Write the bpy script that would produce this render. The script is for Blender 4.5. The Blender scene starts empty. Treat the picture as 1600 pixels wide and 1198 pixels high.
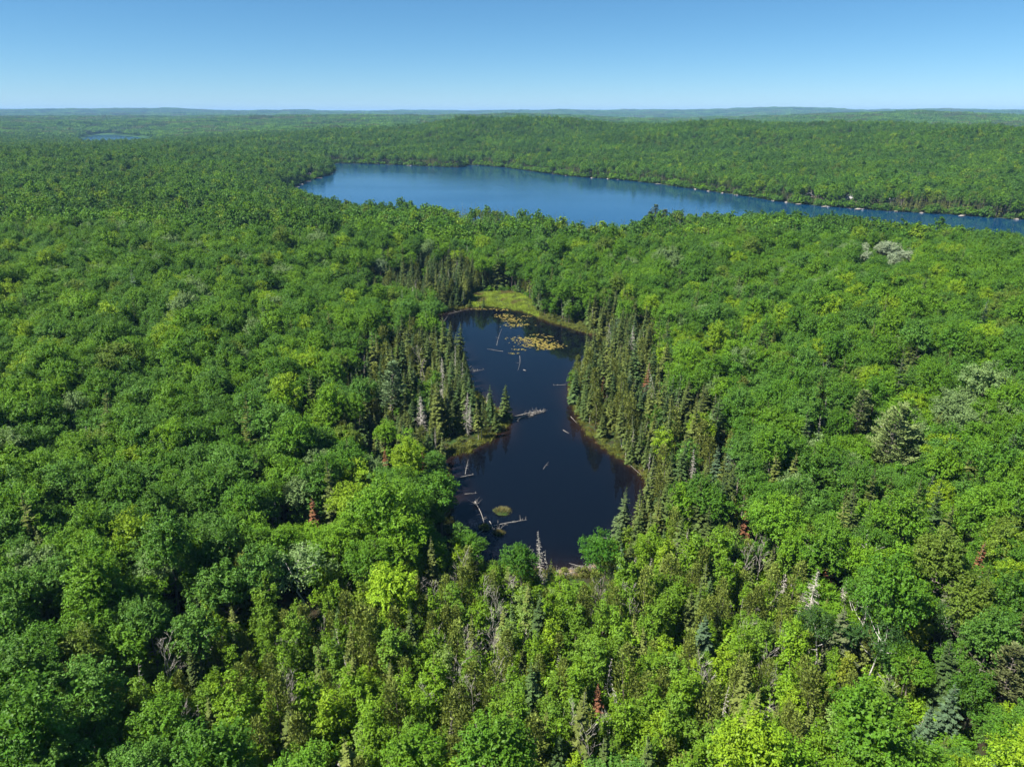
import bpy, math, random
import numpy as np
from mathutils import Vector, Matrix

rng = np.random.default_rng(7)
random.seed(7)
S = bpy.context.scene
COL = S.collection

# ------------------------------------------------------------------ camera
CAM_H = 90.0
FPX = 1109.0                       # focal length in pixels of the 1600 px photograph
PITCH = math.radians(20.79)        # looking down
cam_d = bpy.data.cameras.new("camera")
cam = bpy.data.objects.new("camera", cam_d)
COL.objects.link(cam)
cam.location = (0, 0, CAM_H)
cam.rotation_euler = (math.pi / 2 - PITCH, 0, 0)
cam_d.sensor_fit = 'HORIZONTAL'
cam_d.sensor_width = 36.0
cam_d.lens = 36.0 * FPX / 1600.0
cam_d.clip_start = 0.5
cam_d.clip_end = 80000
S.camera = cam

# ------------------------------------------------------------------ light
SUN_ELEV = math.radians(54)
SUN_AZ = math.radians(-112)         # clockwise from +Y (view direction): sun stands to the left, a little behind
w = bpy.data.worlds.new("World")
S.world = w
w.use_nodes = True
nt = w.node_tree
bg = nt.nodes["Background"]
sky = nt.nodes.new("ShaderNodeTexSky")
sky.sky_type = 'NISHITA'
sky.sun_disc = False
sky.sun_elevation = SUN_ELEV
sky.sun_rotation = SUN_AZ
sky.altitude = 2900
sky.air_density = 1.0
sky.dust_density = 0.0
sky.ozone_density = 10.0
hs = nt.nodes.new("ShaderNodeHueSaturation")
hs.inputs['Saturation'].default_value = 1.05
hs.inputs['Hue'].default_value = 0.485
nt.links.new(sky.outputs[0], hs.inputs['Color'])
nt.links.new(hs.outputs[0], bg.inputs[0])
bg.inputs[1].default_value = 0.05
sd_ = bpy.data.lights.new("sun", 'SUN')
sd_.energy = 5.0
sd_.angle = math.radians(0.5)
sd_.color = (1.0, 0.95, 0.86)
sun = bpy.data.objects.new("sun", sd_)
COL.objects.link(sun)
to_sun = Vector((math.sin(SUN_AZ) * math.cos(SUN_ELEV), math.cos(SUN_AZ) * math.cos(SUN_ELEV), math.sin(SUN_ELEV)))
sun.rotation_euler = to_sun.to_track_quat('Z', 'Y').to_euler()
S.view_settings.view_transform = 'Standard'
S.view_settings.look = 'None'
S.view_settings.exposure = 1.27
S.view_settings.gamma = 1.0
S.view_settings.use_curve_mapping = False
cy = S.cycles
cy.max_bounces = 5
cy.diffuse_bounces = 3
cy.glossy_bounces = 2
cy.transmission_bounces = 3
cy.transparent_max_bounces = 4
cy.volume_bounces = 0
cy.caustics_reflective = False
cy.caustics_refractive = False
cy.use_adaptive_sampling = True
cy.adaptive_threshold = 0.015

# ------------------------------------------------------------------ pixels to places
cp, sp = math.cos(PITCH), math.sin(PITCH)
def ray(px, py):
    a, b = (px - 800) / FPX, (599 - py) / FPX
    return np.array([a, cp + b * sp, -sp + b * cp])
def project(x, y, z):
    zz = z - CAM_H
    depth = y * cp - zz * sp
    up = y * sp + zz * cp
    return 800 + FPX * x / depth, 599 - FPX * up / depth, depth
def flat(px, py, z=0.0):
    d = ray(px, py)
    t = (z - CAM_H) / d[2]
    return np.array([d[0] * t, d[1] * t])

def chaikin(p, n=2):
    p = np.asarray(p, float)
    for _ in range(n):
        q = np.roll(p, -1, 0)
        p = np.stack([0.75 * p + 0.25 * q, 0.25 * p + 0.75 * q], 1).reshape(-1, 2)
    return p

POND_PX = [(668, 499), (690, 488), (728, 481), (760, 478), (800, 483), (830, 490), (852, 501), (890, 513), (918, 520), (944, 530),
           (948, 540), (926, 556), (905, 574), (892, 594), (888, 615), (897, 640), (912, 668), (935, 695), (965, 715), (1000, 738), (1014, 758),
           (1008, 800), (985, 840), (952, 870), (930, 889), (882, 895), (840, 893), (780, 888), (735, 872), (712, 840), (704, 800), (706, 765),
           (694, 733), (690, 715), (712, 711), (735, 706), (760, 690), (780, 675), (797, 660), (802, 650), (776, 640), (750, 625), (736, 602),
           (730, 576), (716, 552), (692, 528), (672, 510)]
LAKE_PX = [(436, 306), (446, 298), (470, 286), (500, 277), (518, 271), (521, 263), (512, 258), (520, 255), (560, 256), (600, 257), (645, 259), (690, 261), (722, 262),
           (728, 257), (790, 262), (832, 268), (900, 277), (960, 280), (1040, 289), (1100, 298), (1160, 306), (1220, 316), (1290, 323), (1350, 327),
           (1400, 331), (1480, 335), (1530, 339), (1600, 344), (1700, 350), (1900, 360), (1900, 450), (1650, 415), (1500, 396), (1400, 385), (1300, 374),
           (1200, 367), (1100, 366), (1050, 362), (1022, 366), (1004, 376), (960, 388), (930, 382), (870, 374), (800, 362), (720, 357), (640, 354), (560, 348), (500, 334)]
FAR_PX = [(120, 219), (142, 212), (165, 209.5), (195, 212), (238, 217.5), (240, 228), (190, 233), (130, 233)]
POND = chaikin([flat(*p) for p in POND_PX], 2)
LAKE = chaikin([flat(*p) for p in LAKE_PX], 1)
FARL = chaikin([flat(*p) for p in FAR_PX], 3)

def sdist(x, y, poly):
    """signed distance, positive on land"""
    x = np.asarray(x, float); y = np.asarray(y, float)
    best = np.full(x.shape, 1e18); inside = np.zeros(x.shape, bool)
    n = len(poly)
    for i in range(n):
        ax, ay = poly[i]; bx, by = poly[(i + 1) % n]
        dx, dy = bx - ax, by - ay
        t = np.clip(((x - ax) * dx + (y - ay) * dy) / (dx * dx + dy * dy + 1e-12), 0, 1)
        best = np.minimum(best, (x - ax - t * dx) ** 2 + (y - ay - t * dy) ** 2)
        if ay != by:
            c = ((ay > y) != (by > y)) & (x < dx * (y - ay) / (dy) + ax)
            inside ^= c
    d = np.sqrt(best)
    return np.where(inside, -d, d)

def sstep(a, b, v):
    t = np.clip((v - a) / (b - a), 0, 1)
    return t * t * (3 - 2 * t)

def wobble(x, y, s, seed=0):
    """cheap smooth noise, about -1..1, feature size s metres"""
    r = np.random.default_rng(1000 + seed)
    out = 0
    for k in range(6):
        a = r.uniform(0, 2 * math.pi); f = 2 * math.pi / (s * r.uniform(0.7, 1.6)); ph = r.uniform(0, 6.28)
        out = out + np.sin((x * math.cos(a) + y * math.sin(a)) * f + ph + 1.3 * np.sin((x * math.sin(a) - y * math.cos(a)) * f * 0.6 + ph * 2))
    return out / 3.2

def gauss(x, y, cx, cy_, rx, ry):
    return np.exp(-((x - cx) ** 2 / (2 * rx * rx) + (y - cy_) ** 2 / (2 * ry * ry)))

def height(x, y, want_sd=False):
    x = np.asarray(x, float); y = np.asarray(y, float)
    sp_ = sdist(x, y, POND); sl = sdist(x, y, LAKE); sf = sdist(x, y, FARL)
    dist = np.hypot(x, y)
    b = 7 * sstep(0, 130, sp_) * (0.35 + 0.65 * sstep(20, 260, sl)) + 2.2 * wobble(x, y, 160, 1) * sstep(20, 120, sp_)
    b = b + 14 * gauss(x, y, -760, 1060, 330, 300) + 4 * gauss(x, y, -330, 420, 180, 220)
    kn = flat(1035, 372)
    b = b + 7 * gauss(x, y, 300, 260, 150, 130) + 7 * gauss(x, y, kn[0], kn[1], 30, 22)
    # beyond the lake: a first ridge, a valley, a second ridge about as high as the camera, then the horizon hills
    beyond = sstep(900, 1700, y + 0.55 * x) * (0.10 + 0.90 * sstep(150, 1000, sf))
    q = dist - (2100 - 0.45 * x)
    ridge = np.exp(-(np.minimum(q, 0) / 700.0) ** 2) * np.exp(-(np.maximum(q, 0) / 650.0) ** 2)
    b = b + beyond * sstep(0, 450, sl) * (8 + 30 * ridge + ridge * (13 * wobble(x, y, 900, 2) + 8 * wobble(x, y, 420, 3)) + 6 * wobble(x, y, 500, 8))
    b = b + sstep(2900, 4700, dist) * (40 + 20 * wobble(x, y, 2300, 4)) - sstep(5200, 7500, dist) * 35
    b = b + sstep(7500, 12000, dist) * (84 + 30 * wobble(x, y, 4600, 5))
    b = b - sstep(14000, 24000, dist) * 190
    b = b + 1.2 * wobble(x, y, 45, 6)
    sd = np.minimum(np.minimum(sp_, sl), sf)
    land = np.minimum(sd * 0.09, 1.5) + np.maximum(b, 0) * sstep(0, 110, sd)
    far_f = sstep(1500, 2600, dist)
    wide = np.minimum(sd * 0.05, 3.0) + np.maximum(b, 0) * sstep(0, 320, sd)
    land = land * (1 - far_f) + wide * far_f
    h = np.where(sd > 0, land, np.maximum(sd * 0.25, -2.5))
    if want_sd:
        return h, sp_, sl, sf
    return h

def ground_at(px, py, off=0.0):
    """where the ray of a pixel meets the ground raised by off metres"""
    d = ray(px, py)
    t = np.concatenate([np.arange(60, 600, 1.0), np.arange(600, 4000, 6.0), np.arange(4000, 22000, 60.0)])
    z = CAM_H + d[2] * t - height(d[0] * t, d[1] * t) - off
    i = int(np.argmax(z < 0))
    a, b = t[max(i - 1, 0)], t[i]
    for _ in range(18):
        m = 0.5 * (a + b)
        if CAM_H + d[2] * m - float(height(d[0] * m, d[1] * m)) - off < 0: b = m
        else: a = m
    return np.array([d[0] * b, d[1] * b])

# ------------------------------------------------------------------ materials
def new_mat(name):
    m = bpy.data.materials.new(name); m.use_nodes = True
    t = m.node_tree
    for n in list(t.nodes): t.nodes.remove(n)
    o = t.nodes.new("ShaderNodeOutputMaterial")
    return m, t, o
def N(t, kind, **kw):
    n = t.nodes.new(kind)
    for k, v in kw.items():
        if k in n.inputs.keys(): n.inputs[k].default_value = v
        else: setattr(n, k, v)
    return n

def leaf_mat(name, trans=0.25, rough=0.55, spread=0.35, hue=0.03):
    m, t, o = new_mat(name)
    a = N(t, "ShaderNodeAttribute", attribute_type='INSTANCER', attribute_name='tint')
    g = N(t, "ShaderNodeNewGeometry")
    hsv = N(t, "ShaderNodeHueSaturation")
    mr = N(t, "ShaderNodeMapRange"); mr.inputs[3].default_value = 1 - spread; mr.inputs[4].default_value = 1 + spread
    mh = N(t, "ShaderNodeMapRange"); mh.inputs[3].default_value = 0.5 - hue; mh.inputs[4].default_value = 0.5 + hue
    tc = N(t, "ShaderNodeTexCoord")
    nz = N(t, "ShaderNodeTexNoise"); nz.inputs['Scale'].default_value = 0.45; nz.inputs['Detail'].default_value = 2
    t.links.new(tc.outputs['Object'], nz.inputs['Vector'])
    t.links.new(g.outputs['Random Per Island'], mr.inputs[0])
    t.links.new(nz.outputs[0], mh.inputs[0])
    t.links.new(a.outputs['Color'], hsv.inputs['Color'])
    t.links.new(mr.outputs[0], hsv.inputs['Value'])
    t.links.new(mh.outputs[0], hsv.inputs['Hue'])
    p = N(t, "ShaderNodeBsdfPrincipled"); p.inputs['Roughness'].default_value = rough
    p.inputs['Specular IOR Level'].default_value = 0.16
    t.links.new(hsv.outputs[0], p.inputs['Base Color'])
    if trans > 0:
        tr = N(t, "ShaderNodeBsdfTranslucent")
        hs2 = N(t, "ShaderNodeHueSaturation"); hs2.inputs['Hue'].default_value = 0.485; hs2.inputs['Value'].default_value = 1.25
        t.links.new(hsv.outputs[0], hs2.inputs['Color']); t.links.new(hs2.outputs[0], tr.inputs[0])
        mx = N(t, "ShaderNodeMixShader"); mx.inputs[0].default_value = trans
        t.links.new(p.outputs[0], mx.inputs[1]); t.links.new(tr.outputs[0], mx.inputs[2])
        t.links.new(mx.outputs[0], o.inputs[0])
    else:
        t.links.new(p.outputs[0], o.inputs[0])
    return m

def noise_mat(name, c1, c2, scale=1.0, rough=0.85, bump=0.0, detail=4, coord='Object', c3=None, stretch=None):
    m, t, o = new_mat(name)
    tc = N(t, "ShaderNodeTexCoord")
    nz = N(t, "ShaderNodeTexNoise"); nz.inputs['Scale'].default_value = scale; nz.inputs['Detail'].default_value = detail
    src = tc.outputs[coord]
    if stretch:
        mp = N(t, "ShaderNodeMapping"); mp.inputs['Scale'].default_value = stretch
        t.links.new(src, mp.inputs[0]); src = mp.outputs[0]
    t.links.new(src, nz.inputs['Vector'])
    cr = N(t, "ShaderNodeValToRGB")
    cr.color_ramp.elements[0].position = 0.32; cr.color_ramp.elements[0].color = (*c1, 1)
    cr.color_ramp.elements[1].position = 0.68; cr.color_ramp.elements[1].color = (*c2, 1)
    if c3:
        e = cr.color_ramp.elements.new(0.52); e.color = (*c3, 1)
    t.links.new(nz.outputs[0], cr.inputs[0])
    p = N(t, "ShaderNodeBsdfPrincipled"); p.inputs['Roughness'].default_value = rough
    p.inputs['Specular IOR Level'].default_value = 0.25
    t.links.new(cr.outputs[0], p.inputs['Base Color'])
    if bump:
        b = N(t, "ShaderNodeBump"); b.inputs['Strength'].default_value = bump
        t.links.new(nz.outputs[0], b.inputs['Height']); t.links.new(b.outputs[0], p.inputs['Normal'])
    t.links.new(p.outputs[0], o.inputs[0])
    return m

M_LEAF = leaf_mat("broad_leaves", 0.28, 0.5, 0.25, 0.02)
M_NEEDLE = leaf_mat("needles", 0.10, 0.65, 0.35, 0.02)
M_FAR = leaf_mat("far_crowns", 0.12, 0.7, 0.3, 0.02)
M_BARK = noise_mat("bark", (0.10, 0.085, 0.07), (0.22, 0.19, 0.165), 3.0, 0.9, 0.4)
M_BIRCH = noise_mat("birch_bark", (0.30, 0.28, 0.25), (0.62, 0.60, 0.56), 2.5, 0.7)
M_DEAD = noise_mat("dead_wood", (0.29, 0.265, 0.23), (0.53, 0.50, 0.44), 2.0, 0.85)
M_LOG = noise_mat("weathered_log", (0.15, 0.135, 0.12), (0.33, 0.31, 0.285), 3.0, 0.8, 0.3)

def ground_mat():
    m, t, o = new_mat("forest_floor")
    tc = N(t, "ShaderNodeTexCoord")
    n1 = N(t, "ShaderNodeTexNoise"); n1.inputs['Scale'].default_value = 0.35; n1.inputs['Detail'].default_value = 6
    n2 = N(t, "ShaderNodeTexNoise"); n2.inputs['Scale'].default_value = 0.012; n2.inputs['Detail'].default_value = 5
    t.links.new(tc.outputs['Object'], n1.inputs['Vector']); t.links.new(tc.outputs['Object'], n2.inputs['Vector'])
    c1 = N(t, "ShaderNodeValToRGB")
    c1.color_ramp.elements[0].position = 0.35; c1.color_ramp.elements[0].color = (0.030, 0.024, 0.014, 1)
    c1.color_ramp.elements[1].position = 0.65; c1.color_ramp.elements[1].color = (0.032, 0.060, 0.014, 1)
    t.links.new(n1.outputs[0], c1.inputs[0])
    c2 = N(t, "ShaderNodeValToRGB")
    c2.color_ramp.elements[0].position = 0.4; c2.color_ramp.elements[0].color = (0.022, 0.060, 0.014, 1)
    c2.color_ramp.elements[1].position = 0.6; c2.color_ramp.elements[1].color = (0.040, 0.095, 0.020, 1)
    t.links.new(n2.outputs[0], c2.inputs[0])
    # beyond a few kilometres single crowns can no longer be told apart: canopy colour
    pos = N(t, "ShaderNodeNewGeometry")
    ln = N(t, "ShaderNodeVectorMath", operation='LENGTH'); t.links.new(pos.outputs['Position'], ln.inputs[0])
    mr = N(t, "ShaderNodeMapRange"); mr.inputs[1].default_value = 1500; mr.inputs[2].default_value = 2500
    t.links.new(ln.outputs['Value'], mr.inputs[0])
    mx = N(t, "ShaderNodeMix", data_type='RGBA')
    t.links.new(mr.outputs[0], mx.inputs[0]); t.links.new(c1.outputs[0], mx.inputs[6]); t.links.new(c2.outputs[0], mx.inputs[7])
    p = N(t, "ShaderNodeBsdfPrincipled"); p.inputs['Roughness'].default_value = 0.95; p.inputs['Specular IOR Level'].default_value = 0.1
    t.links.new(mx.outputs[2], p.inputs['Base Color']); t.links.new(p.outputs[0], o.inputs[0])
    return m
M_GROUND = ground_mat()

def water_mat(name, base, rough, scale, strength, scale2=None, dist=0.05):
    m, t, o = new_mat(name)
    tc = N(t, "ShaderNodeTexCoord")
    n1 = N(t, "ShaderNodeTexNoise"); n1.inputs['Scale'].default_value = scale; n1.inputs['Detail'].default_value = 3
    t.links.new(tc.outputs['Object'], n1.inputs['Vector'])
    b = N(t, "ShaderNodeBump"); b.inputs['Strength'].default_value = strength; b.inputs['Distance'].default_value = dist
    t.links.new(n1.outputs[0], b.inputs['Height'])
    p = N(t, "ShaderNodeBsdfPrincipled"); p.inputs['Base Color'].default_value = (*base, 1)
    p.inputs['IOR'].default_value = 1.333
    p.inputs['Roughness'].default_value = rough
    if scale2:   # wind streaks: calmer and rougher lanes
        mp = N(t, "ShaderNodeMapping"); mp.inputs['Scale'].default_value = (scale2 * 0.35, scale2, 1); mp.inputs['Rotation'].default_value = (0, 0, 0.15)
        t.links.new(tc.outputs['Object'], mp.inputs[0])
        n2 = N(t, "ShaderNodeTexNoise"); n2.inputs['Scale'].default_value = 1; n2.inputs['Detail'].default_value = 4
        t.links.new(mp.outputs[0], n2.inputs['Vector'])
        mr = N(t, "ShaderNodeMapRange"); mr.inputs[1].default_value = 0.35; mr.inputs[2].default_value = 0.65
        mr.inputs[3].default_value = rough * 0.75; mr.inputs[4].default_value = rough * 1.25
        t.links.new(n2.outputs[0], mr.inputs[0]); t.links.new(mr.outputs[0], p.inputs['Roughness'])
    t.links.new(b.outputs[0], p.inputs['Normal'])
    t.links.new(p.outputs[0], o.inputs[0])
    return m
M_POND = water_mat("pond_water", (0.0018, 0.0030, 0.0060), 0.04, 0.8, 0.12, None, 0.05)
def pond_bed():
    """peaty brown bottom showing through the shallow margin"""
    t = M_POND.node_tree; p = next(n for n in t.nodes if n.type == 'BSDF_PRINCIPLED')
    a = N(t, "ShaderNodeAttribute", attribute_name="shallow"); mx = N(t, "ShaderNodeMix", data_type='RGBA')
    mx.inputs[6].default_value = p.inputs['Base Color'].default_value; mx.inputs[7].default_value = (0.019, 0.010, 0.006, 1)
    t.links.new(a.outputs['Fac'], mx.inputs[0]); t.links.new(mx.outputs[2], p.inputs['Base Color'])
pond_bed()
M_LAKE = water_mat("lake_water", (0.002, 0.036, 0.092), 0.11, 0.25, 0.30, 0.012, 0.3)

# ------------------------------------------------------------------ mesh helpers
def mesh_np(name, V, Q, mats, midx=None, smooth=False):
    """V (n,3) vertices, Q (k,4) quads"""
    V = np.ascontiguousarray(V, np.float32); Q = np.ascontiguousarray(Q, np.int32)
    me = bpy.data.meshes.new(name)
    me.vertices.add(len(V)); me.vertices.foreach_set("co", V.ravel())
    me.loops.add(Q.size); me.loops.foreach_set("vertex_index", Q.ravel())
    me.polygons.add(len(Q)); me.polygons.foreach_set("loop_start", np.arange(0, Q.size, 4, dtype=np.int32))
    for m in mats: me.materials.append(m)
    if midx is not None: me.polygons.foreach_set("material_index", np.asarray(midx, np.int32))
    if smooth: me.polygons.foreach_set("use_smooth", np.ones(len(Q), bool))
    me.update(calc_edges=True)
    return me

class Geo:
    """gathers quads from numpy pieces"""
    def __init__(s): s.V = []; s.Q = []; s.M = []; s.n = 0
    def add(s, V, Q, m=0):
        s.V.append(V); s.Q.append(Q + s.n); s.M.append(np.full(len(Q), m)); s.n += len(V); return s
    def join(s, g, m=None):
        for V, Q, M in zip(g.V, g.Q, g.M):
            s.V.append(V); s.Q.append(Q - 0 + 0 + (s.n - g_base(g, Q, V))); s.M.append(M if m is None else np.full(len(Q), m)); s.n += len(V)
        return s
    def arrays(s): return np.concatenate(s.V), np.concatenate(s.Q), np.concatenate(s.M)
    def mesh(s, name, mats, smooth=False):
        V, Q, M = s.arrays(); return mesh_np(name, V, Q, mats, M, smooth)
def g_base(g, Q, V):
    b = 0
    for v, q in zip(g.V, g.Q):
        if q is Q: return b
        b += len(v)
    return b

def nrm(v): return v / (np.linalg.norm(v, axis=-1, keepdims=True) + 1e-9)

def leaves(c, n, size, aspect=0.6, r=rng):
    """rhombic leaf faces at centres c facing n"""
    k = len(c)
    n = nrm(n)
    a = nrm(np.cross(n, r.normal(size=(k, 3))))
    b = np.cross(n, a)
    s = np.broadcast_to(np.asarray(size, float), (k,))[:, None] * 0.5
    V = np.stack([c + a * s, c + b * s * aspect, c - a * s, c - b * s * aspect], 1).reshape(-1, 3)
    return V, np.arange(4 * k).reshape(k, 4)

def blades(c, d, n, length, width):
    """long narrow rhombs from c along d, flat side facing n"""
    k = len(c); d = nrm(d); b = nrm(np.cross(n, d))
    L = np.broadcast_to(np.asarray(length, float), (k,))[:, None]; W = np.broadcast_to(np.asarray(width, float), (k,))[:, None] * 0.5
    V = np.stack([c, c + d * L * 0.45 + b * W, c + d * L, c + d * L * 0.45 - b * W], 1).reshape(-1, 3)
    return V, np.arange(4 * k).reshape(k, 4)

def tube(pts, rad, sides=5):
    pts = np.asarray(pts, float); k = len(pts)
    d = np.gradient(pts, axis=0); d = nrm(d)
    ref = np.where(np.abs(d[:, 2:3]) > 0.9, np.array([[1.0, 0, 0]]), np.array([[0, 0, 1.0]]))
    a = nrm(np.cross(d, ref)); b = np.cross(d, a)
    ang = np.linspace(0, 2 * math.pi, sides, endpoint=False)
    ring = pts[:, None] + np.asarray(rad, float)[:, None, None] * (np.cos(ang)[None, :, None] * a[:, None] + np.sin(ang)[None, :, None] * b[:, None])
    V = ring.reshape(-1, 3)
    q = []
    for i in range(k - 1):
        for j in range(sides):
            q.append((i * sides + j, i * sides + (j + 1) % sides, (i + 1) * sides + (j + 1) % sides, (i + 1) * sides + j))
    return V, np.array(q)

def obj(name, me, parent=None, loc=None):
    o = bpy.data.objects.new(name, me); COL.objects.link(o)
    if parent: o.parent = parent
    if loc is not None: o.location = loc
    return o
def tag(o, label, cat=None, group=None, kind=None):
    o["label"] = label
    if cat: o["category"] = cat
    if group: o["group"] = group
    if kind: o["kind"] = kind
    return o

# ------------------------------------------------------------------ ground and water
def axis(c0, c1, step, lo, hi, grow):
    a = list(np.arange(c0, c1 + 0.1, step)); s = step
    v = c1
    while v < hi: s *= grow; v += s; a.append(v)
    s = step; v = c0; left = []
    while v > lo: s *= grow; v -= s; left.append(v)
    return np.array(left[::-1] + a)
gx = axis(-110, 150, 2.5, -26000, 26000, 1.045)
gy = axis(110, 400, 2.5, -3000, 26000, 1.035)
GX, GY = np.meshgrid(gx, gy)
GZ = height(GX, GY)
nx, ny = len(gx), len(gy)
idx = np.arange(nx * ny).reshape(ny, nx)
Q = np.stack([idx[:-1, :-1], idx[:-1, 1:], idx[1:, 1:], idx[1:, :-1]], -1).reshape(-1, 4)
g = obj("ground", mesh_np("ground", np.stack([GX, GY, GZ], -1).reshape(-1, 3), Q, [M_GROUND], None, True))
tag(g, "forest floor of dark leaf litter and moss rolling to the horizon", kind="structure")
GROUND_MIN = float(GZ.min())

def water(name, poly, grow, mat, label):
    c = poly.mean(0)
    # push each point outwards under the bank
    n = len(poly); out = []
    area = 0.5 * np.sum(poly[:, 0] * np.roll(poly[:, 1], -1) - np.roll(poly[:, 0], -1) * poly[:, 1])
    sgn = 1 if area > 0 else -1
    for i in range(n):
        e = poly[(i + 1) % n] - poly[i - 1]
        nn = np.array([e[1], -e[0]]) * sgn / (np.linalg.norm(e) + 1e-9)
        out.append(poly[i] + nn * grow)
    me = bpy.data.meshes.new(name)
    vs = [(p[0], p[1], 0.0) for p in (out if sgn > 0 else out[::-1])]
    me.from_pydata(vs, [], [list(range(n))]); me.materials.append(mat)
    o = obj(name, me); tag(o, label, kind="structure"); return o
def pond():
    c = 1.5; xs = np.arange(POND[:, 0].min() - 4, POND[:, 0].max() + 4, c); ys = np.arange(POND[:, 1].min() - 4, POND[:, 1].max() + 4, c)
    X, Y = np.meshgrid(xs, ys); sd = sdist(X, Y, POND); n = len(xs); ii = np.arange(X.size).reshape(X.shape)
    Qd = np.stack([ii[:-1, :-1], ii[:-1, 1:], ii[1:, 1:], ii[1:, :-1]], -1).reshape(-1, 4)
    near = sd.ravel()[Qd].min(1) < 1.2; Qd = Qd[near]
    used = np.unique(Qd); rm = np.full(X.size, -1); rm[used] = np.arange(len(used))
    me = mesh_np("pond", np.stack([X.ravel()[used], Y.ravel()[used], np.zeros(len(used))], 1), rm[Qd], [M_POND], None, True)
    edge = np.exp(-np.maximum(-sd.ravel()[used], 0) / (1.9 + 1.2 * wobble(X.ravel()[used], Y.ravel()[used], 22, 71)))
    a = me.attributes.new("shallow", 'FLOAT', 'POINT'); a.data.foreach_set("value", edge.astype(np.float32))
    tag(obj("pond", me), "dark still beaver pond with crooked shore in the middle of the forest", kind="structure")
pond()
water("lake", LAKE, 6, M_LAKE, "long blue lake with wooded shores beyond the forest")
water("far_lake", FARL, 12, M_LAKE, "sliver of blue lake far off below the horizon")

# ------------------------------------------------------------------ tree templates (metres, base at z=0)
def trunk_geo(H, r0, r, bend=0.25, limbs=0, crown_r=3.0, base_f=0.45, sides=6):
    G = Geo()
    k = 7
    z = np.linspace(-0.4, H, k)
    p = np.stack([np.cumsum(r.normal(0, bend / 3, k)), np.cumsum(r.normal(0, bend / 3, k)), z], 1); p -= [p[0, 0], p[0, 1], 0]
    G.add(*tube(p, np.linspace(r0, r0 * 0.12, k), sides))
    for i in range(limbs):
        f = r.uniform(base_f, 0.85); b = np.array([np.interp(f * H, z, p[:, 0]), np.interp(f * H, z, p[:, 1]), f * H])
        a = r.uniform(0, 6.28); L = crown_r * r.uniform(0.55, 0.95)
        e = b + np.array([math.cos(a) * L, math.sin(a) * L, L * r.uniform(0.4, 0.9)])
        mid = (b + e) / 2 + np.array([0, 0, -0.12 * L])
        G.add(*tube([b, mid, e], [r0 * 0.42, r0 * 0.28, r0 * 0.08], 4))
    return G

def broad_crown(seed, H, R, zr, base, ndome, cl, per, lsize, dome=0.36, spray=0.36, aspect=0.62, up=0.35, fill=0.12, jit=0.6, low=-0.6):
    """a crown of ndome leafy domes sitting on an ellipsoid, each dome made of cl sprays of per leaves"""
    r = np.random.default_rng(seed)
    G = Geo()
    k = np.arange(ndome) + 0.5
    cz = 1 - (1 - low) * k / ndome
    th = math.pi * (1 + 5 ** 0.5) * k
    d = np.stack([np.cos(th) * np.sqrt(1 - cz ** 2), np.sin(th) * np.sqrt(1 - cz ** 2), cz], 1)
    d = nrm(d + r.normal(0, 0.22, d.shape))
    ax = np.array([R * r.uniform(.9, 1.2), R * r.uniform(0.72, 1.0), zr]); zc = H - zr * 1.05
    dr = R * dome * r.uniform(0.7, 1.3, ndome)
    dc = d * (ax - dr.mean() * 0.75) * r.uniform(0.66, 1.2, (ndome, 1)) + [0, 0, zc]
    C = np.repeat(dc, cl, 0); DD = np.repeat(d, cl, 0); RR = np.repeat(dr, cl)[:, None]
    e = nrm(r.normal(size=C.shape)); e = nrm(e + DD * 0.85 + [0, 0, 0.3])
    c = C + e * RR * r.uniform(0.75, 1.05, (len(C), 1)) * [1, 1, 0.85]
    cc = np.repeat(c, per, 0); nn = np.repeat(e, per, 0); K = len(cc)
    wv = nrm(np.repeat(nrm(DD * [1, 1, .45] * .8 + e * .7 + [0, 0, .3]) + r.normal(0, .2, DD.shape), per, 0))
    lv = nrm(np.cross(wv, nn + r.normal(0, .01, nn.shape)))
    f = r.uniform(-.8, 1.0, (K, 1))
    P = cc + wv * f * spray * 1.9 + lv * r.normal(0, .62, (K, 1)) * spray * (1.15 - .6 * np.abs(f)) + np.array([0, 0, 1.0]) * (r.normal(0, .13, (K, 1)) - .16 * f * f) * spray * 1.5
    LN = nn * 0.45 + np.array([0, 0, up + .15]) + r.normal(0, jit / 1.7, (K, 3))
    G.add(*leaves(P, LN, lsize * r.uniform(0.65, 1.3, K), aspect, r))
    kf = int(K * fill)
    if kf:
        dd = nrm(r.normal(size=(kf, 3))); dd[:, 2] = np.where(dd[:, 2] < low, -dd[:, 2], dd[:, 2])
        P = dd * ax * r.uniform(0.3, 0.75, (kf, 1)) + [0, 0, zc]
        G.add(*leaves(P, r.normal(size=(kf, 3)) + [0, 0, 0.6], lsize * 1.7, 0.8, r))
    return G

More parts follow.
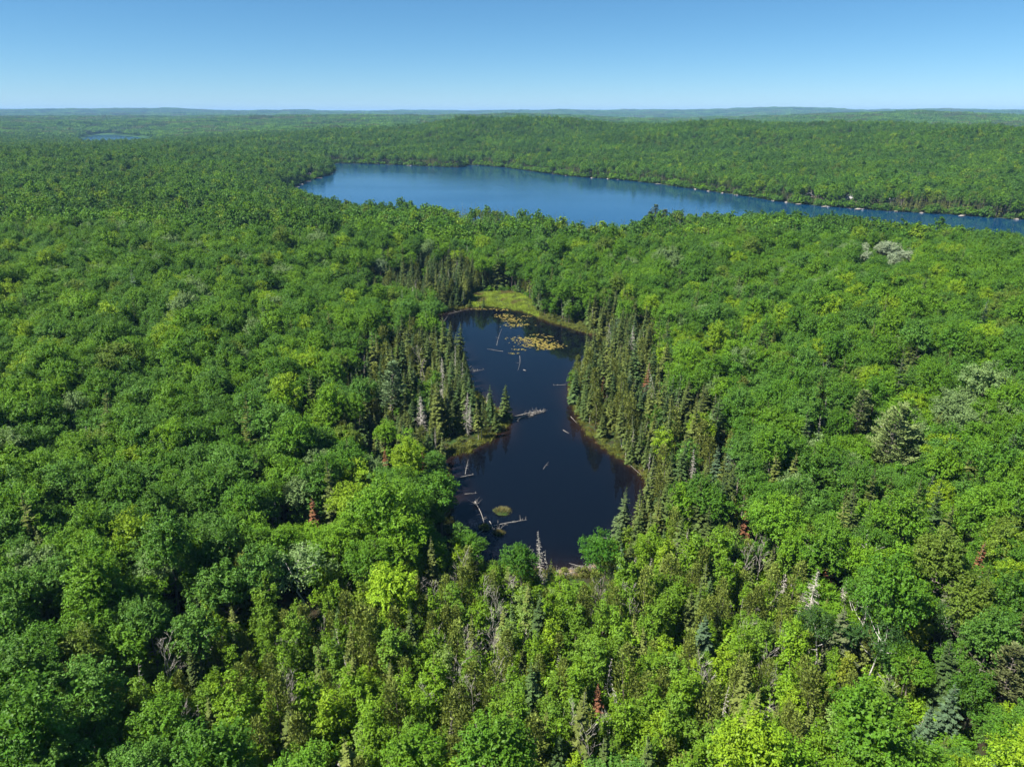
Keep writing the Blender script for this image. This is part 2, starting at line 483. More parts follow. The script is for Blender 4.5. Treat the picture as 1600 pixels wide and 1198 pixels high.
def spruce_crown(seed, H, R, base, whorls, per, droop=0.35, width=0.55, gaps=0.12, tip=0.25, twigs=4, up_tip=0.0):
    r = np.random.default_rng(seed); G = Geo()
    C, D, NN, L, W = [], [], [], [], []
    zs = base + (H - base) * (np.linspace(0, 1, whorls) ** 0.9)
    for z in zs:
        t = (z - base) / (H - base)
        rr = R * ((1 - t) ** 0.85) * (0.55 + 0.45 * min(1, t * 5 + 0.3)) + 0.10
        k = max(3, int(per * (0.5 + 0.5 * (1 - t))))
        a0 = r.uniform(0, 6.28)
        for j in range(k):
            if r.random() < gaps: continue
            a = a0 + 6.283 * j / k + r.normal(0, 0.25); l = rr * r.uniform(0.5, 1.2)
            d = np.array([math.cos(a), math.sin(a), -droop * (1 - 0.9 * t) + 0.5 * t * t + up_tip])
            b = np.array([0, 0, z + r.normal(0, 0.22)])
            n = np.array([-d[0] * d[2], -d[1] * d[2], 1.0])
            C.append(b); D.append(d); NN.append(n); L.append(l); W.append(l * width * 0.62)
            side = np.array([-d[1], d[0], 0])
            for q in range(twigs):
                f = (q + 0.7) / (twigs + 0.4)
                for s_ in (-1, 1):
                    C.append(b + d * l * f); dd = d * 0.75 + side * s_ * r.uniform(0.5, 0.9) + [0, 0, r.normal(-0.08, 0.14)]
                    D.append(dd); NN.append(n + r.normal(0, 0.25, 3)); L.append(l * width * (1.08 - f * 0.75)); W.append(l * width * 0.30 + 0.05)
    # leader
    for a in (0, 1.57):
        C.append(np.array([0, 0, H - 0.9])); D.append(np.array([0, 0, 1.0])); NN.append(np.array([math.cos(a), math.sin(a), 0.0])); L.append(0.9 + tip); W.append(0.22)
    G.add(*blades(np.array(C), np.array(D), np.array(NN), np.array(L), np.array(W)))
    return G

def cedar_crown(seed, H, R, base, n=900, size=0.42):
    r = np.random.default_rng(seed); G = Geo()
    nc = n // 14
    t = r.uniform(0, 1, nc) ** 0.85
    a = r.uniform(0, 6.28, nc); prof = R * np.sqrt(np.clip(1 - t ** 1.6, 0, 1)) * (0.65 + 0.35 * np.minimum(1, t * 4 + 0.2)) + 0.1
    prof = prof * (1 + 0.22 * np.sin(a * 3 + seed) * np.sin(t * 9 + seed))
    c = np.stack([np.cos(a) * prof, np.sin(a) * prof, base + (H - base) * t], 1)
    nn = np.stack([np.cos(a), np.sin(a), np.full(nc, 0.35)], 1)
    cc = np.repeat(c, 14, 0); n2 = np.repeat(nn, 14, 0); K = len(cc)
    P = cc * 1.0 + r.normal(size=(K, 3)) * [0.26, 0.26, 0.36] - n2 * np.abs(r.normal(0, 0.18, (K, 1)))
    D = n2 * 0.5 + [0, 0, 0.9] + r.normal(0, 0.45, (K, 3))
    G.add(*blades(P, D, n2 + r.normal(0, 0.5, (K, 3)), size * r.uniform(0.7, 1.4, K), size * 0.5))
    return G

def pine_crown(seed, H, R, base, levels=11, lsize=0.62):
    r = np.random.default_rng(seed); G = Geo(); W = Geo()
    for i in range(levels):
        t = i / (levels - 1); z = base + (H - base) * t * 0.96
        rr = R * (1 - 0.75 * t ** 1.5) * (0.7 + 0.3 * min(1, t * 4 + .2))
        k = int(6 - 2 * t); a0 = r.uniform(0, 6.28)
        for j in range(k):
            a = a0 + 6.283 * j / k + r.normal(0, 0.3); l = rr * r.uniform(0.65, 1.15)
            e = np.array([math.cos(a) * l, math.sin(a) * l, z + l * (0.10 + 0.35 * t) + r.normal(0, .2)])
            b = np.array([0, 0, z]); m_ = b * 0.5 + e * 0.5 + [0, 0, -0.08 * l]
            W.add(*tube([b, m_, e], [0.09, 0.06, 0.02], 4))
            nt_ = int(105 * (0.5 + l / R))
            f = r.uniform(0.35, 1.08, nt_)[:, None]
            side = np.array([-math.sin(a), math.cos(a), 0])
            P = b + (e - b) * f + side * r.normal(0, 0.17 * l, (nt_, 1)) * (1.15 - 0.5 * f) + np.stack([r.normal(0, .1, nt_), r.normal(0, .1, nt_), r.normal(0.12, 0.14, nt_)], 1)
            D = (e - b) / l * 0.8 + side * r.normal(0, 0.7, (nt_, 1)) + np.array([0, 0, 0.35]) + r.normal(0, .25, (nt_, 3))
            G.add(*blades(P, D, np.array([0, 0, 1.0]) + r.normal(0, 0.4, (nt_, 3)), lsize * r.uniform(0.8, 1.4, nt_), lsize * 0.42))
    nt_ = 60
    P = np.stack([r.normal(0, .35, nt_), r.normal(0, .35, nt_), H - np.abs(r.normal(0, .6, nt_))], 1)
    G.add(*blades(P, r.normal(0, .6, (nt_, 3)) + [0, 0, .8], r.normal(size=(nt_, 3)), lsize, lsize * 0.4))
    return G, W

def bare_branches(seed, H, r0, spread=0.45, levels=4, fine=1.0, base_f=0.3, n0=9, up=0.7):
    r = np.random.default_rng(seed); G = Geo()
    def grow(b, d, L, rad, lev):
        d = d / np.linalg.norm(d)
        m_ = b + d * L * 0.5 + r.normal(0, L * 0.05, 3); e = b + d * L + r.normal(0, L * 0.08, 3)
        G.add(*tube([b, m_, e], [rad, rad * 0.7, rad * 0.35], 3))
        if lev <= 0: return
        for _ in range(int(r.integers(2, 4))):
            f = r.uniform(0.35, 1.0)
            nd = d + r.normal(0, spread, 3) + [0, 0, 0.15]
            grow(b + (e - b) * f, nd, L * r.uniform(0.45, 0.7), max(rad * 0.5, 0.018 * fine), lev - 1)
    for i in range(n0):
        f = base_f + (1 - base_f) * (i + 0.5) / n0
        a = r.uniform(0, 6.28)
        grow(np.array([0, 0, H * f]), np.array([math.cos(a), math.sin(a), up]), H * 0.24 * (1.15 - 0.6 * f) , r0 * 0.4, levels - 2)
    return G

def dead_spruce_branches(seed, H, R, base, whorls, per):
    r = np.random.default_rng(seed); G = Geo()
    for z in np.linspace(base, H * 0.97, whorls):
        t = (z - base) / (H - base); rr = R * (1 - t) ** 0.8 + 0.15
        for j in range(per):
            if r.random() < 0.2: continue
            a = r.uniform(0, 6.28); l = rr * r.uniform(0.5, 1.1)
            d = np.array([math.cos(a), math.sin(a), -0.25 + 0.3 * t])
            b = np.array([0, 0, z]); e = b + d * l; m_ = (b + e) / 2 + [0, 0, -0.05 * l]
            G.add(*tube([b, m_, e], [0.045, 0.03, 0.012], 3))
            side = np.array([-d[1], d[0], 0])
            for q in range(3):
                f = r.uniform(0.3, 0.95); s_ = r.choice([-1, 1])
                p0 = b + d * l * f; p1 = p0 + (d * 0.5 + side * s_ * 0.7 + [0, 0, r.normal(-0.15, .2)]) * l * 0.4
                G.add(*tube([p0, p1], [0.025, 0.012], 3))
    return G

class Kind:
    """a tree variant: trunk mesh, crown mesh, joined mesh (for the far mass)"""
    def __init__(s, key, H, R, trunk, crown, mt, mc):
        s.key, s.H, s.R = key, H, R
        s.trunk = trunk.mesh("trunk_mesh", [mt], True)
        s.crown = crown.mesh("crown_mesh", [mc])
        V1, Q1, _ = trunk.arrays(); V2, Q2, _ = crown.arrays()
        s.joined = mesh_np("tree_mesh", np.concatenate([V1, V2]), np.concatenate([Q1, Q2 + len(V1)]), [mt, mc],
                           np.concatenate([np.zeros(len(Q1), int), np.ones(len(Q2), int)]))
        s.ntri = 2 * (len(Q1) + len(Q2))

KINDS = {}
def add_kind(cls, *a):
    k = Kind(cls, *a); KINDS.setdefault(cls, []).append(k); return k
for s_ in range(8):      # hardwoods
    r = np.random.default_rng(100 + s_)
    H = r.uniform(14.5, 17); R = r.uniform(3.2, 4.4); zr = r.uniform(3.4, 5.2)
    add_kind('broad', H, R, trunk_geo(H * 0.8, 0.26, r, 0.3, 6, R), broad_crown(200 + s_, H, R, zr, 0, int(r.integers(30, 44)), 9, 20, 0.30, r.uniform(.26, .36), 0.40, low=-0.7), M_BARK, M_LEAF)
for s_ in range(4):      # slender young hardwoods (aspen, young maple)
    r = np.random.default_rng(140 + s_)
    H = r.uniform(11, 13.5); R = r.uniform(1.5, 2.1); zr = r.uniform(4.0, 5.2)
    add_kind('slim', H, R, trunk_geo(H * 0.9, 0.13, r, 0.3, 5, R), broad_crown(240 + s_, H, R, zr, 0, 22, 9, 12, 0.30, .42, 0.30, low=-0.9), M_BARK, M_LEAF)
for s_ in range(3):      # airy birches, pale trunk and forks show
    r = np.random.default_rng(160 + s_)
    H = r.uniform(13, 15); R = r.uniform(3.0, 3.8)
    tg = trunk_geo(H * 0.92, 0.17, r, 0.9, 10, R * 1.1, 0.35)
    add_kind('birch', H, R, tg, broad_crown(260 + s_, H, R, 3.6, 0, 22, 12, 11, 0.27, .30, 0.42, fill=0.03, low=-0.35), M_BIRCH, M_LEAF)
for s_ in range(4):      # full firs and spruces
    r = np.random.default_rng(170 + s_)
    H = r.uniform(12.5, 15); R = r.uniform(2.1, 3.0)
    add_kind('spruce', H, R, trunk_geo(H * 0.97, 0.16, r, 0.1), spruce_crown(270 + s_, H, R, 0.8, 32, 10, 0.35, 0.58), M_BARK, M_NEEDLE)
for s_ in range(4):      # narrow bog spruces with bare lower trunk
    r = np.random.default_rng(180 + s_)
    H = r.uniform(11, 14); R = r.uniform(0.95, 1.35)
    add_kind('bog', H, R, trunk_geo(H * 0.97, 0.11, r, 0.15), spruce_crown(280 + s_, H, R * 1.15, H * r.uniform(.12, .35), 28, 8, 0.5, 0.7, 0.12), M_DEAD, M_NEEDLE)
for s_ in range(4):      # cedars
    r = np.random.default_rng(190 + s_)
    H = r.uniform(10, 13); R = r.uniform(1.4, 1.9)
    add_kind('cedar', H, R, trunk_geo(H * 0.9, 0.16, r, 0.3), cedar_crown(290 + s_, H, R, 1.2, 1700), M_BARK, M_NEEDLE)
for s_ in range(2):      # white pines
    r = np.random.default_rng(195 + s_)
    H = (21, 19)[s_]; R = (6.2, 4.4)[s_]
    cg, wg = pine_crown(295 + s_, H, R, H * 0.3, 13)
    tg = trunk_geo(H * 0.97, 0.30, r, 0.3)
    V, Q_, M_ = wg.arrays(); tg.add(V, Q_)
    add_kind('pine', H, R, tg, cg, M_BARK, M_NEEDLE)
for s_ in range(3):      # grey dead spruces
    r = np.random.default_rng(210 + s_); H = (13, 11, 14)[s_]
    add_kind('deadspruce', H, 1.7, trunk_geo(H, 0.15, r, 0.15), dead_spruce_branches(310 + s_, H, (2.2, 1.5, 1.2)[s_], 1.5, 26, 7), M_DEAD, M_DEAD)
for s_ in range(3):      # bare hardwoods
    r = np.random.default_rng(220 + s_); H = (10, 9, 11)[s_]
    add_kind('bare', H, 2.5, trunk_geo(H, 0.085, r, 0.4), bare_branches(320 + s_, H, 0.07, 0.32, 4, 1.0, 0.3, 13, 1.7), M_DEAD, M_DEAD)
for s_ in range(3):      # snags, nearly branchless
    r = np.random.default_rng(230 + s_); H = (9, 11, 7)[s_]
    add_kind('snag', H, 0.8, trunk_geo(H, 0.12, r, 0.25), dead_spruce_branches(330 + s_, H, 0.7, 2.5, 12, 3), M_DEAD, M_DEAD)
for s_ in range(3):      # shrubs
    r = np.random.default_rng(240 + s_)
    add_kind('shrub', 2.2, 1.6, trunk_geo(1.4, 0.05, r, 0.3), broad_crown(340 + s_, 2.2, 1.6, 1.2, 0, 10, 7, 8, 0.30, .4, 0.25, low=-0.2), M_BARK, M_LEAF)
# far versions: fewer, larger faces
for s_ in range(6):
    r = np.random.default_rng(400 + s_)
    H = r.uniform(15, 18); R = r.uniform(3.9, 5.2)
    R *= .88; add_kind('broad_far', H, R, trunk_geo(H * 0.7, 0.26, r, 0.2), broad_crown(410 + s_, H, R, r.uniform(4.2, 5.4), 0, 26, 6, 7, 0.72, .34, 0.27, 0.8), M_BARK, M_LEAF)
for s_ in range(4):
    r = np.random.default_rng(430 + s_)
    H = r.uniform(14, 18); R = r.uniform(1.9, 2.6)
    add_kind('spruce_far', H, R, trunk_geo(H * 0.9, 0.16, r, 0.1, sides=4), spruce_crown(440 + s_, H, R, 1.0, 14, 7, 0.35, 0.75, twigs=1), M_BARK, M_NEEDLE)

# ------------------------------------------------------------------ where trees stand
def zone_px(px, py, rx, ry, ex=0.0):
    """a soft blob on the ground round a pixel, radii in metres"""
    c = flat(px, py); return lambda x, y: gauss(x, y, c[0], c[1], rx, ry)

VIEW_TAN = 0.86
def lattice(cell, y0, y1, jitter=0.42):
    dy = cell * 0.866
    rows = np.arange(y0, y1, dy); X, Y = [], []
    for i, yy in enumerate(rows):
        hw = yy * VIEW_TAN + 45
        xs = np.arange(-hw, hw, cell) + (cell / 2 if i % 2 else 0)
        X.append(xs); Y.append(np.full(len(xs), yy))
    X = np.concatenate(X); Y = np.concatenate(Y)
    return X + rng.uniform(-jitter, jitter, len(X)) * cell, Y + rng.uniform(-jitter, jitter, len(X)) * cell

Z_SWAMP = [zone_px(760, 1120, 38, 20), zone_px(900, 1060, 30, 22), zone_px(630, 1110, 27, 18), zone_px(480, 1175, 22, 9), zone_px(1030, 1120, 24, 16), zone_px(1000, 1020, 22, 22), zone_px(870, 960, 14, 14)]
Z_CON = [(zone_px(700, 600, 26, 34), 1.0), (zone_px(640, 620, 16, 40), 1.0), (zone_px(735, 660, 22, 20), 1.0), (zone_px(640, 700, 16, 18), .8), (zone_px(655, 478, 25, 32), 1.0), (zone_px(698, 455, 20, 25), .95),
         (zone_px(930, 600, 12, 46), 1.0), (zone_px(975, 640, 13, 40), 1.0), (zone_px(950, 545, 15, 30), .8), (zone_px(1010, 700, 18, 26), .9), (zone_px(1040, 770, 15, 22), .8), (zone_px(985, 830, 10, 20), .5),
         (zone_px(880, 470, 30, 30), .45), (zone_px(560, 660, 12, 24), .7), (zone_px(1060, 640, 14, 40), .42)]
Z_MIXR = [zone_px(1180, 800, 50, 50), zone_px(1350, 880, 45, 40), zone_px(1120, 620, 40, 70), zone_px(1450, 760, 40, 40)]
MEADOW = [(736, 466), (760, 461), (800, 461), (826, 470), (833, 484), (848, 499), (830, 494), (800, 486), (760, 480), (735, 482)]
MEADOW_W = chaikin([flat(*p) for p in MEADOW], 2)
def conif(x, y):
    v = np.zeros(np.shape(x))
    for z, a in Z_CON: v = np.maximum(v, a * z(x, y))
    return v
def zmax(zs, x, y):
    v = np.zeros(np.shape(x))
    for z in zs: v = np.maximum(v, z(x, y))
    return v

GREENS = np.array([(0.093, 0.205, 0.015), (0.074, 0.178, 0.015), (0.110, 0.230, 0.015), (0.070, 0.164, 0.017), (0.086, 0.194, 0.026), (0.126, 0.252, 0.014)])
LIME = np.array((0.190, 0.305, 0.015)); PALE = np.array((0.165, 0.255, 0.085)); YELL = np.array((0.22, 0.28, 0.028)); OLIVE = np.array((0.125, 0.195, 0.024))
NEED = np.array([(0.072, 0.108, 0.026), (0.088, 0.120, 0.028), (0.060, 0.104, 0.030), (0.108, 0.136, 0.030)])
BLUE = np.array((0.080, 0.132, 0.066)); RUST = np.array((0.20, 0.092, 0.048)); CEDAR = np.array((0.150, 0.182, 0.036))

trees = []    # dict rows: cls, variant, x, y, z, s(xy), sz, rot, tint, word
cols = {k: [] for k in ("cls", "var", "x", "y", "z", "s", "sz", "rot", "tr", "tg", "tb", "word")}
def push(cls, var, x, y, z, s, sz, rot, tint, word):
    cols["cls"].append(cls); cols["var"].append(var); cols["x"].append(x); cols["y"].append(y); cols["z"].append(z)
    cols["s"].append(s); cols["sz"].append(sz); cols["rot"].append(rot); cols["tr"].append(tint[0]); cols["tg"].append(tint[1]); cols["tb"].append(tint[2]); cols["word"].append(word)

def green_tint(x, y):
    u = random.random()
    side = float(wobble(x, y, 70, 21))
    if u < (0.16 if wobble(x, y, 55, 24) > .5 else 0.015): t, wd = PALE, "pale silvery green"
    elif u < 0.10 + 0.05 * side: t, wd = LIME, "lime green"
    elif u < 0.125: t, wd = OLIVE, "olive green"
    else:
        i = int(np.clip(round(2.5 + 1.9 * float(wobble(x, y, 48, 25)) + random.gauss(0, 1.15)), 0, 5)); i = (3, 1, 4, 0, 2, 5)[i]; t = GREENS[i]; wd = ("mid green", "deep green", "fresh green", "dark green", "cool green", "bright green")[i]
    k = random.uniform(0.9, 1.1)
    return np.array(t) * k, wd
def needle_tint():
    u = random.random()
    if u < 0.02: return BLUE * random.uniform(.85, 1.1), "bluish"
    i = random.randrange(4); return NEED[i] * random.uniform(.85, 1.2), ("dark", "grey-green", "deep green", "olive")[i]

HEROES = []   # (cls, variant, px, py of the top, height m, tint, word, label)
def hero(cls, var, px, py, H, tint, label, wide=1.0):
    x, y = ground_at(px, py, H)
    k = KINDS[cls][var]; z = float(height(x, y))
    HEROES.append(dict(cls=cls, var=var, x=x, y=y, z=z, s=H / k.H * wide, sz=H / k.H, rot=random.uniform(0, 6.28), tint=np.array(tint), label=label))
GREY = (0.3, 0.3, 0.3)
hero('pine', 1, 607, 570, 19, (0.13, 0.20, 0.085), "tall white pine with tiered boughs on the pond's left bank, above the spruces")
hero('pine', 0, 1400, 630, 21, (0.165, 0.225, 0.070), "broad pale green white pine with layered boughs, biggest on the slope right of the pond")
hero('pine', 1, 1345, 612, 18, (0.15, 0.20, 0.065), "thinner white pine with a bare pale trunk beside the biggest pine", 0.8)
hero('pine', 1, 1590, 1010, 15, (0.105, 0.125, 0.045), "olive pine cut by the picture's edge at lower right")
hero('deadspruce', 0, 655, 618, 13, GREY, "bushy grey dead spruce on the peninsula beside the mossy clearing", 1.3)
hero('bare', 0, 660, 545, 12, GREY, "silver-grey bare tree among the peninsula's dark spruces")
hero('deadspruce', 0, 1272, 885, 14, GREY, "tall silver-grey dead spruce leaning over the hardwoods at lower right", 1.1)
hero('deadspruce', 1, 1318, 905, 10, GREY, "small grey dead spruce just beside the tall silver dead one")
hero('deadspruce', 2, 1088, 700, 14, GREY, "slim pale dead spruce on the slope above the pond's right bay")
hero('deadspruce', 1, 425, 785, 11, GREY, "small grey dead tree poking from dense hardwoods left of the pond")
hero('deadspruce', 2, 848, 832, 13, (0.2, 0.2, 0.2), "dark grey dead spire standing against the pond's near water")
hero('bog', 0, 860, 872, 11, NEED[1], "thin half-bare spruce beside the dead spire at the pond's near shore")
hero('spruce', 0, 975, 762, 13, (0.085, 0.125, 0.045), "pale green spruce standing against the water in the pond's near right corner")
hero('spruce', 1, 1000, 795, 11, NEED[0], "dark spruce right behind the pale one in the pond's near right corner")
hero('spruce', 2, 790, 600, 12, NEED[0], "last dark spruce at the tip of the pond's peninsula")
hero('spruce', 0, 765, 602, 13, NEED[2], "taller spruce second from the tip of the pond's peninsula")
hero('spruce', 3, 716, 505, 16, NEED[1], "big dark spruce crowning the right edge of the grove left of the pond")
for px, py, H, lb in ((1012, 568, 12, "orange-brown dead spruce top rising above the pond's right bank"), (946, 590, 11, "rusty dead spruce among green firs on the pond's right bank"),
                      (488, 778, 12, "rust-red dead spruce left of the pond, taller of two neighbours"), (513, 785, 9, "shorter rust-red dead spruce next to its taller red neighbour"),
                      (662, 706, 10, "rust-brown dead fir by the pond's left shore below the peninsula"), (1107, 520, 12, "reddish dead spruce high on the slope right of the pond among lime hardwoods"),
                      (1536, 846, 12, "pinkish-brown dead spruce near the right edge above mixed hardwoods"), (1301, 880, 9, "small red dead fir behind the grey dead spruces at lower right"),
                      (935, 1070, 8, "small rust-red dead fir in the swampy woods below the pond"), (1170, 800, 10, "brown dying spruce on the slope below the pond's right bay"),
                      (607, 480, 12, "rusty brown dead spruce in the grove at the pond's far left"), (603, 700, 9, "thin red dead fir at the foot of the peninsula grove")):
    hero('bog', random.randrange(4), px, py, H, RUST * random.uniform(.7, 1.15), lb, 1.35)
hero('birch', 0, 465, 855, 16, PALE * 1.15, "silvery pale tree with visible grey limbs below left of the pond", 1.25)
hero('broad', 2, 612, 882, 16, LIME * 1.25, "brightest lime-green round maple just below the pond's left end")
hero('slim', 1, 1440, 955, 12, YELL, "yellow-green small tree among green hardwoods at lower right", 1.1)
hero('slim', 2, 1330, 1015, 9, YELL * .8, "little yellowing tree under the pale spruce at lower right")
hero('broad', 4, 820, 848, 15, (0.062, 0.165, 0.016), "bright green maple on the pond's near shore beside the dead spire", .8)
hero('broad', 5, 945, 838, 15, (0.065, 0.18, 0.016), "bright green maple overhanging the pond's near right corner by the dam", .85)
hero('broad', 1, 680, 770, 15, (0.070, 0.165, 0.022), "green hardwood leaning over the pond's near left water beside drowned logs", .85)
hero('spruce', 0, 1330, 945, 14, (0.11, 0.135, 0.06), "full pale olive spruce with drooping boughs below the grey dead spruces", 1.2)
hero('spruce', 1, 1500, 890, 14, (0.11, 0.125, 0.07), "greyish spruce with ragged boughs in the hardwoods at far lower right")
hero('spruce', 2, 1498, 1075, 12, BLUE, "blue-green spruce, taller of the pair near the lower right corner")
hero('spruce', 3, 1458, 1098, 11, BLUE, "blue-green spruce, shorter of the pair near the lower right corner")
hero('spruce', 2, 1550, 1160, 10, BLUE, "bluish spruce tip just above the bottom edge at lower right")
hero('spruce', 1, 1105, 955, 11, BLUE, "blue-green spruce in hardwoods straight below the pond's right bay")
hero('birch', 1, 1372, 960, 15, (0.04, 0.095, 0.02), "dark birch with forked white trunk among hardwoods at lower right")
hero('birch', 2, 1290, 950, 13, (0.045, 0.10, 0.02), "dark birch with thin white trunk right under the tall grey dead spruce")
hero('birch', 0, 1490, 950, 12, (0.045, 0.10, 0.02), "small dark birch with white stem near the ragged grey spruce")
for v_, px, py, H, lb in ((3, 1392, 377, 15, "tallest whitish-grey hardwood of the pale clump on the rise before the lake"), (6, 1376, 379, 14, "whitish-grey hardwood at the left side of the pale clump before the lake"),
                         (1, 1407, 381, 14, "whitish-grey hardwood second from the right in the pale clump before the lake"), (5, 1421, 390, 13, "rightmost whitish-grey hardwood of the pale clump before the lake"),
                         (2, 1396, 392, 13, "lower whitish-grey hardwood in the middle of the pale clump before the lake"), (0, 1350, 380, 14, "whitish-green hardwood standing a little left of the pale clump before the lake"),
                         (4, 1354, 392, 12, "small whitish-green hardwood, lower of two just left of the pale clump")):
    hero('broad', v_, px, py, H, (0.33, 0.40, 0.25), lb, 1.25)
hero('broad', 7, 595, 405, 15, (0.17, 0.25, 0.12), "pale silver-green hardwood at the far left end of the pond grove")
def hero_at(cls, var, px, py, H, tint, label, wide=1.0):
    p = ground_at(px, py); k = KINDS[cls][var]
    HEROES.append(dict(cls=cls, var=var, x=p[0], y=p[1], z=float(height(*p)), s=H / k.H * wide, sz=H / k.H, rot=random.uniform(0, 6.28), tint=np.array(tint), label=label))
hero_at('pine', 0, 1022, 366, 23, (0.10, 0.14, 0.06), "tallest pine of the clump standing out over the lake's near shore")
hero_at('pine', 1, 1012, 369, 19, (0.10, 0.14, 0.06), "lower pine, outermost of the clump on the lake's near shore")
hero_at('pine', 1, 1047, 366, 16, (0.13, 0.15, 0.05), "small olive pine, rightmost of the clump on the lake's near shore")
hero_at('cedar', 0, 1029, 369, 15, CEDAR, "bushy olive cedar at the foot of the pine clump on the lake's near shore", 1.3)
hero_at('cedar', 2, 1040, 370, 14, CEDAR * 1.1, "bushy cedar between the olive pines on the lake's near shore", 1.4)
hero_at('pine', 1, 1036, 366, 19, (0.12, 0.14, 0.05), "olive pine beside the tallest one on the lake's near shore")
hero('spruce', 1, 755, 462, 7, NEED[0], "small dark spruce alone at the edge of the marsh meadow")
HX = np.array([h["x"] for h in HEROES]); HY = np.array([h["y"] for h in HEROES]); HR = np.array([KINDS[h["cls"]][h["var"]].R * h["s"] for h in HEROES])
def hero_clear(x, y, f=0.75):
    ok = np.ones(len(x), bool)
    for a, b, c in zip(HX, HY, HR): ok &= (x - a) ** 2 + (y - b) ** 2 > (f * c + 0.8) ** 2
    return ok
# keep things out of the line of sight of the dead spire and the dam
DAM = flat(905, 896)

EXCL = []   # (x, y, r) kept free of trees
def fill(cell, y0, y1, kind):
    x, y = lattice(cell, y0, y1)
    h, sp1, sl, sf = height(x, y, True)
    sd = np.minimum(np.minimum(sp1, sl), sf)
    md = sdist(x, y, MEADOW_W)
    keep = (sd > (0.5 if kind == 'grove' else 1.0)) & (md > 1.0) & hero_clear(x, y)
    keep &= np.hypot(x - DAM[0], y - DAM[1]) > 6
    for a, b, c in EXCL: keep &= np.hypot(x - a, y - b) > c
    x, y, h, sp1, sl, sd = x[keep], y[keep], h[keep], sp1[keep], sl[keep], sd[keep]
    return x, y, h, sp1, sl, sd

COTTAGES = [(1327, 311, 9, "white"), (1391, 313, 7, "grey"), (1264, 309, 8, "brown"), (484, 276, 8, "brown")]
for px, py, _, _ in COTTAGES:
    p_ = ground_at(px, py, 1.0); d_ = p_ / np.linalg.norm(p_)
    for t_ in range(0, 46, 6): EXCL.append((p_[0] - d_[0] * t_, p_[1] - d_[1] * t_, 6.5))

# 1 hardwood canopy and what is mixed into it, out to 460 m
NEAR_END = 430
x, y, h, sp1, sl, sd = fill(5.0, 62, NEAR_END, 'canopy')
cz = conif(x, y); sw = zmax(Z_SWAMP, x, y); mr_ = zmax(Z_MIXR, x, y)
for i in range(len(x)):
    u = random.random()
    rot = random.uniform(0, 6.28)
    if cz[i] > 0.45 + random.uniform(-.25, .25): continue
    if sp1[i] < 3.5: continue
    if sw[i] > 0.35 + random.uniform(-.1, .15): continue
    k = float(np.clip(random.gauss(0.98, 0.13), 0.66, 1.3))
    if u < 0.04 + 0.22 * mr_[i]:
        v = random.randrange(4); t, wd = needle_tint(); push('spruce', v, x[i], y[i], h[i], k * 1.1, k * random.uniform(1.1, 1.45), rot, t, wd)
    elif u < 0.055 + 0.25 * mr_[i]:
        v = random.randrange(3); push('birch', v, x[i], y[i], h[i], k, k, rot, GREENS[3] * random.uniform(.8, 1.2), "dark green")
    elif u < 0.063 + 0.28 * mr_[i]:
        v = random.randrange(3); push('deadspruce', v, x[i], y[i], h[i], k * .8, k, rot, GREY, "grey")
    elif u < 0.12 + .32 * mr_[i]:
        v = random.randrange(4); t, wd = green_tint(x[i], y[i]); push('slim', v, x[i], y[i], h[i], k * 1.2, k * 1.1, rot, t, wd)
    else:
        v = random.randrange(8); t, wd = green_tint(x[i], y[i]); push('broad', v, x[i], y[i], h[i], k, k * random.uniform(.85, 1.12), rot, t, wd)
# young trees growing up in the gaps
x, y, h, sp1, sl, sd = fill(5.4, 62, 330, 'young')
cz = conif(x, y); sw = zmax(Z_SWAMP, x, y)
for i in range(len(x)):
    if cz[i] > .4 or sw[i] > .3 or sp1[i] < 3 or random.random() < .25: continue
    t, wd = green_tint(x[i], y[i]); k = random.uniform(.62, .95)
    push('slim', random.randrange(4), x[i], y[i], h[i], k * 1.35, k, random.uniform(0, 6.28), t, wd)
# 2 conifer groves round the pond
x, y, h, sp1, sl, sd = fill(3.5, 110, NEAR_END, 'grove')
cz = conif(x, y)
CLEAR = [zone_px(668, 640, 4.5, 9), zone_px(690, 700, 9, 3.5)]
cl = zmax(CLEAR, x, y)
for i in range(len(x)):
    if cz[i] < 0.42 + random.uniform(-.25, .25) or cl[i] > 0.5 or random.random() < 0.16: continue
    u = random.random(); rot = random.uniform(0, 6.28)
    k = float(np.clip(random.gauss(0.95, 0.24), 0.42, 1.4)) * (0.8 if sp1[i] < 5 else 1.0)
    if u < 0.52: t, wd = needle_tint(); push('spruce', random.randrange(4), x[i], y[i], h[i], k ** .7 * .98, k, rot, t, wd)
    elif u < 0.77: t, wd = needle_tint(); push('bog', random.randrange(4), x[i], y[i], h[i], k * 1.1, k * 1.05, rot, t, wd)
    elif u < 0.85: push('cedar', random.randrange(4), x[i], y[i], h[i], k, k, rot, CEDAR * random.uniform(.7, 1.1), "olive")
    elif u < 0.93: push('snag', random.randrange(3), x[i], y[i], h[i], k, k, rot, GREY, "grey")
    elif u < 0.96: push('deadspruce', random.randrange(3), x[i], y[i], h[i], k * .8, k, rot, GREY, "grey")
    else: t, wd = green_tint(x[i], y[i]); push('slim', random.randrange(4), x[i], y[i], h[i], k, k * .9, rot, t, wd)
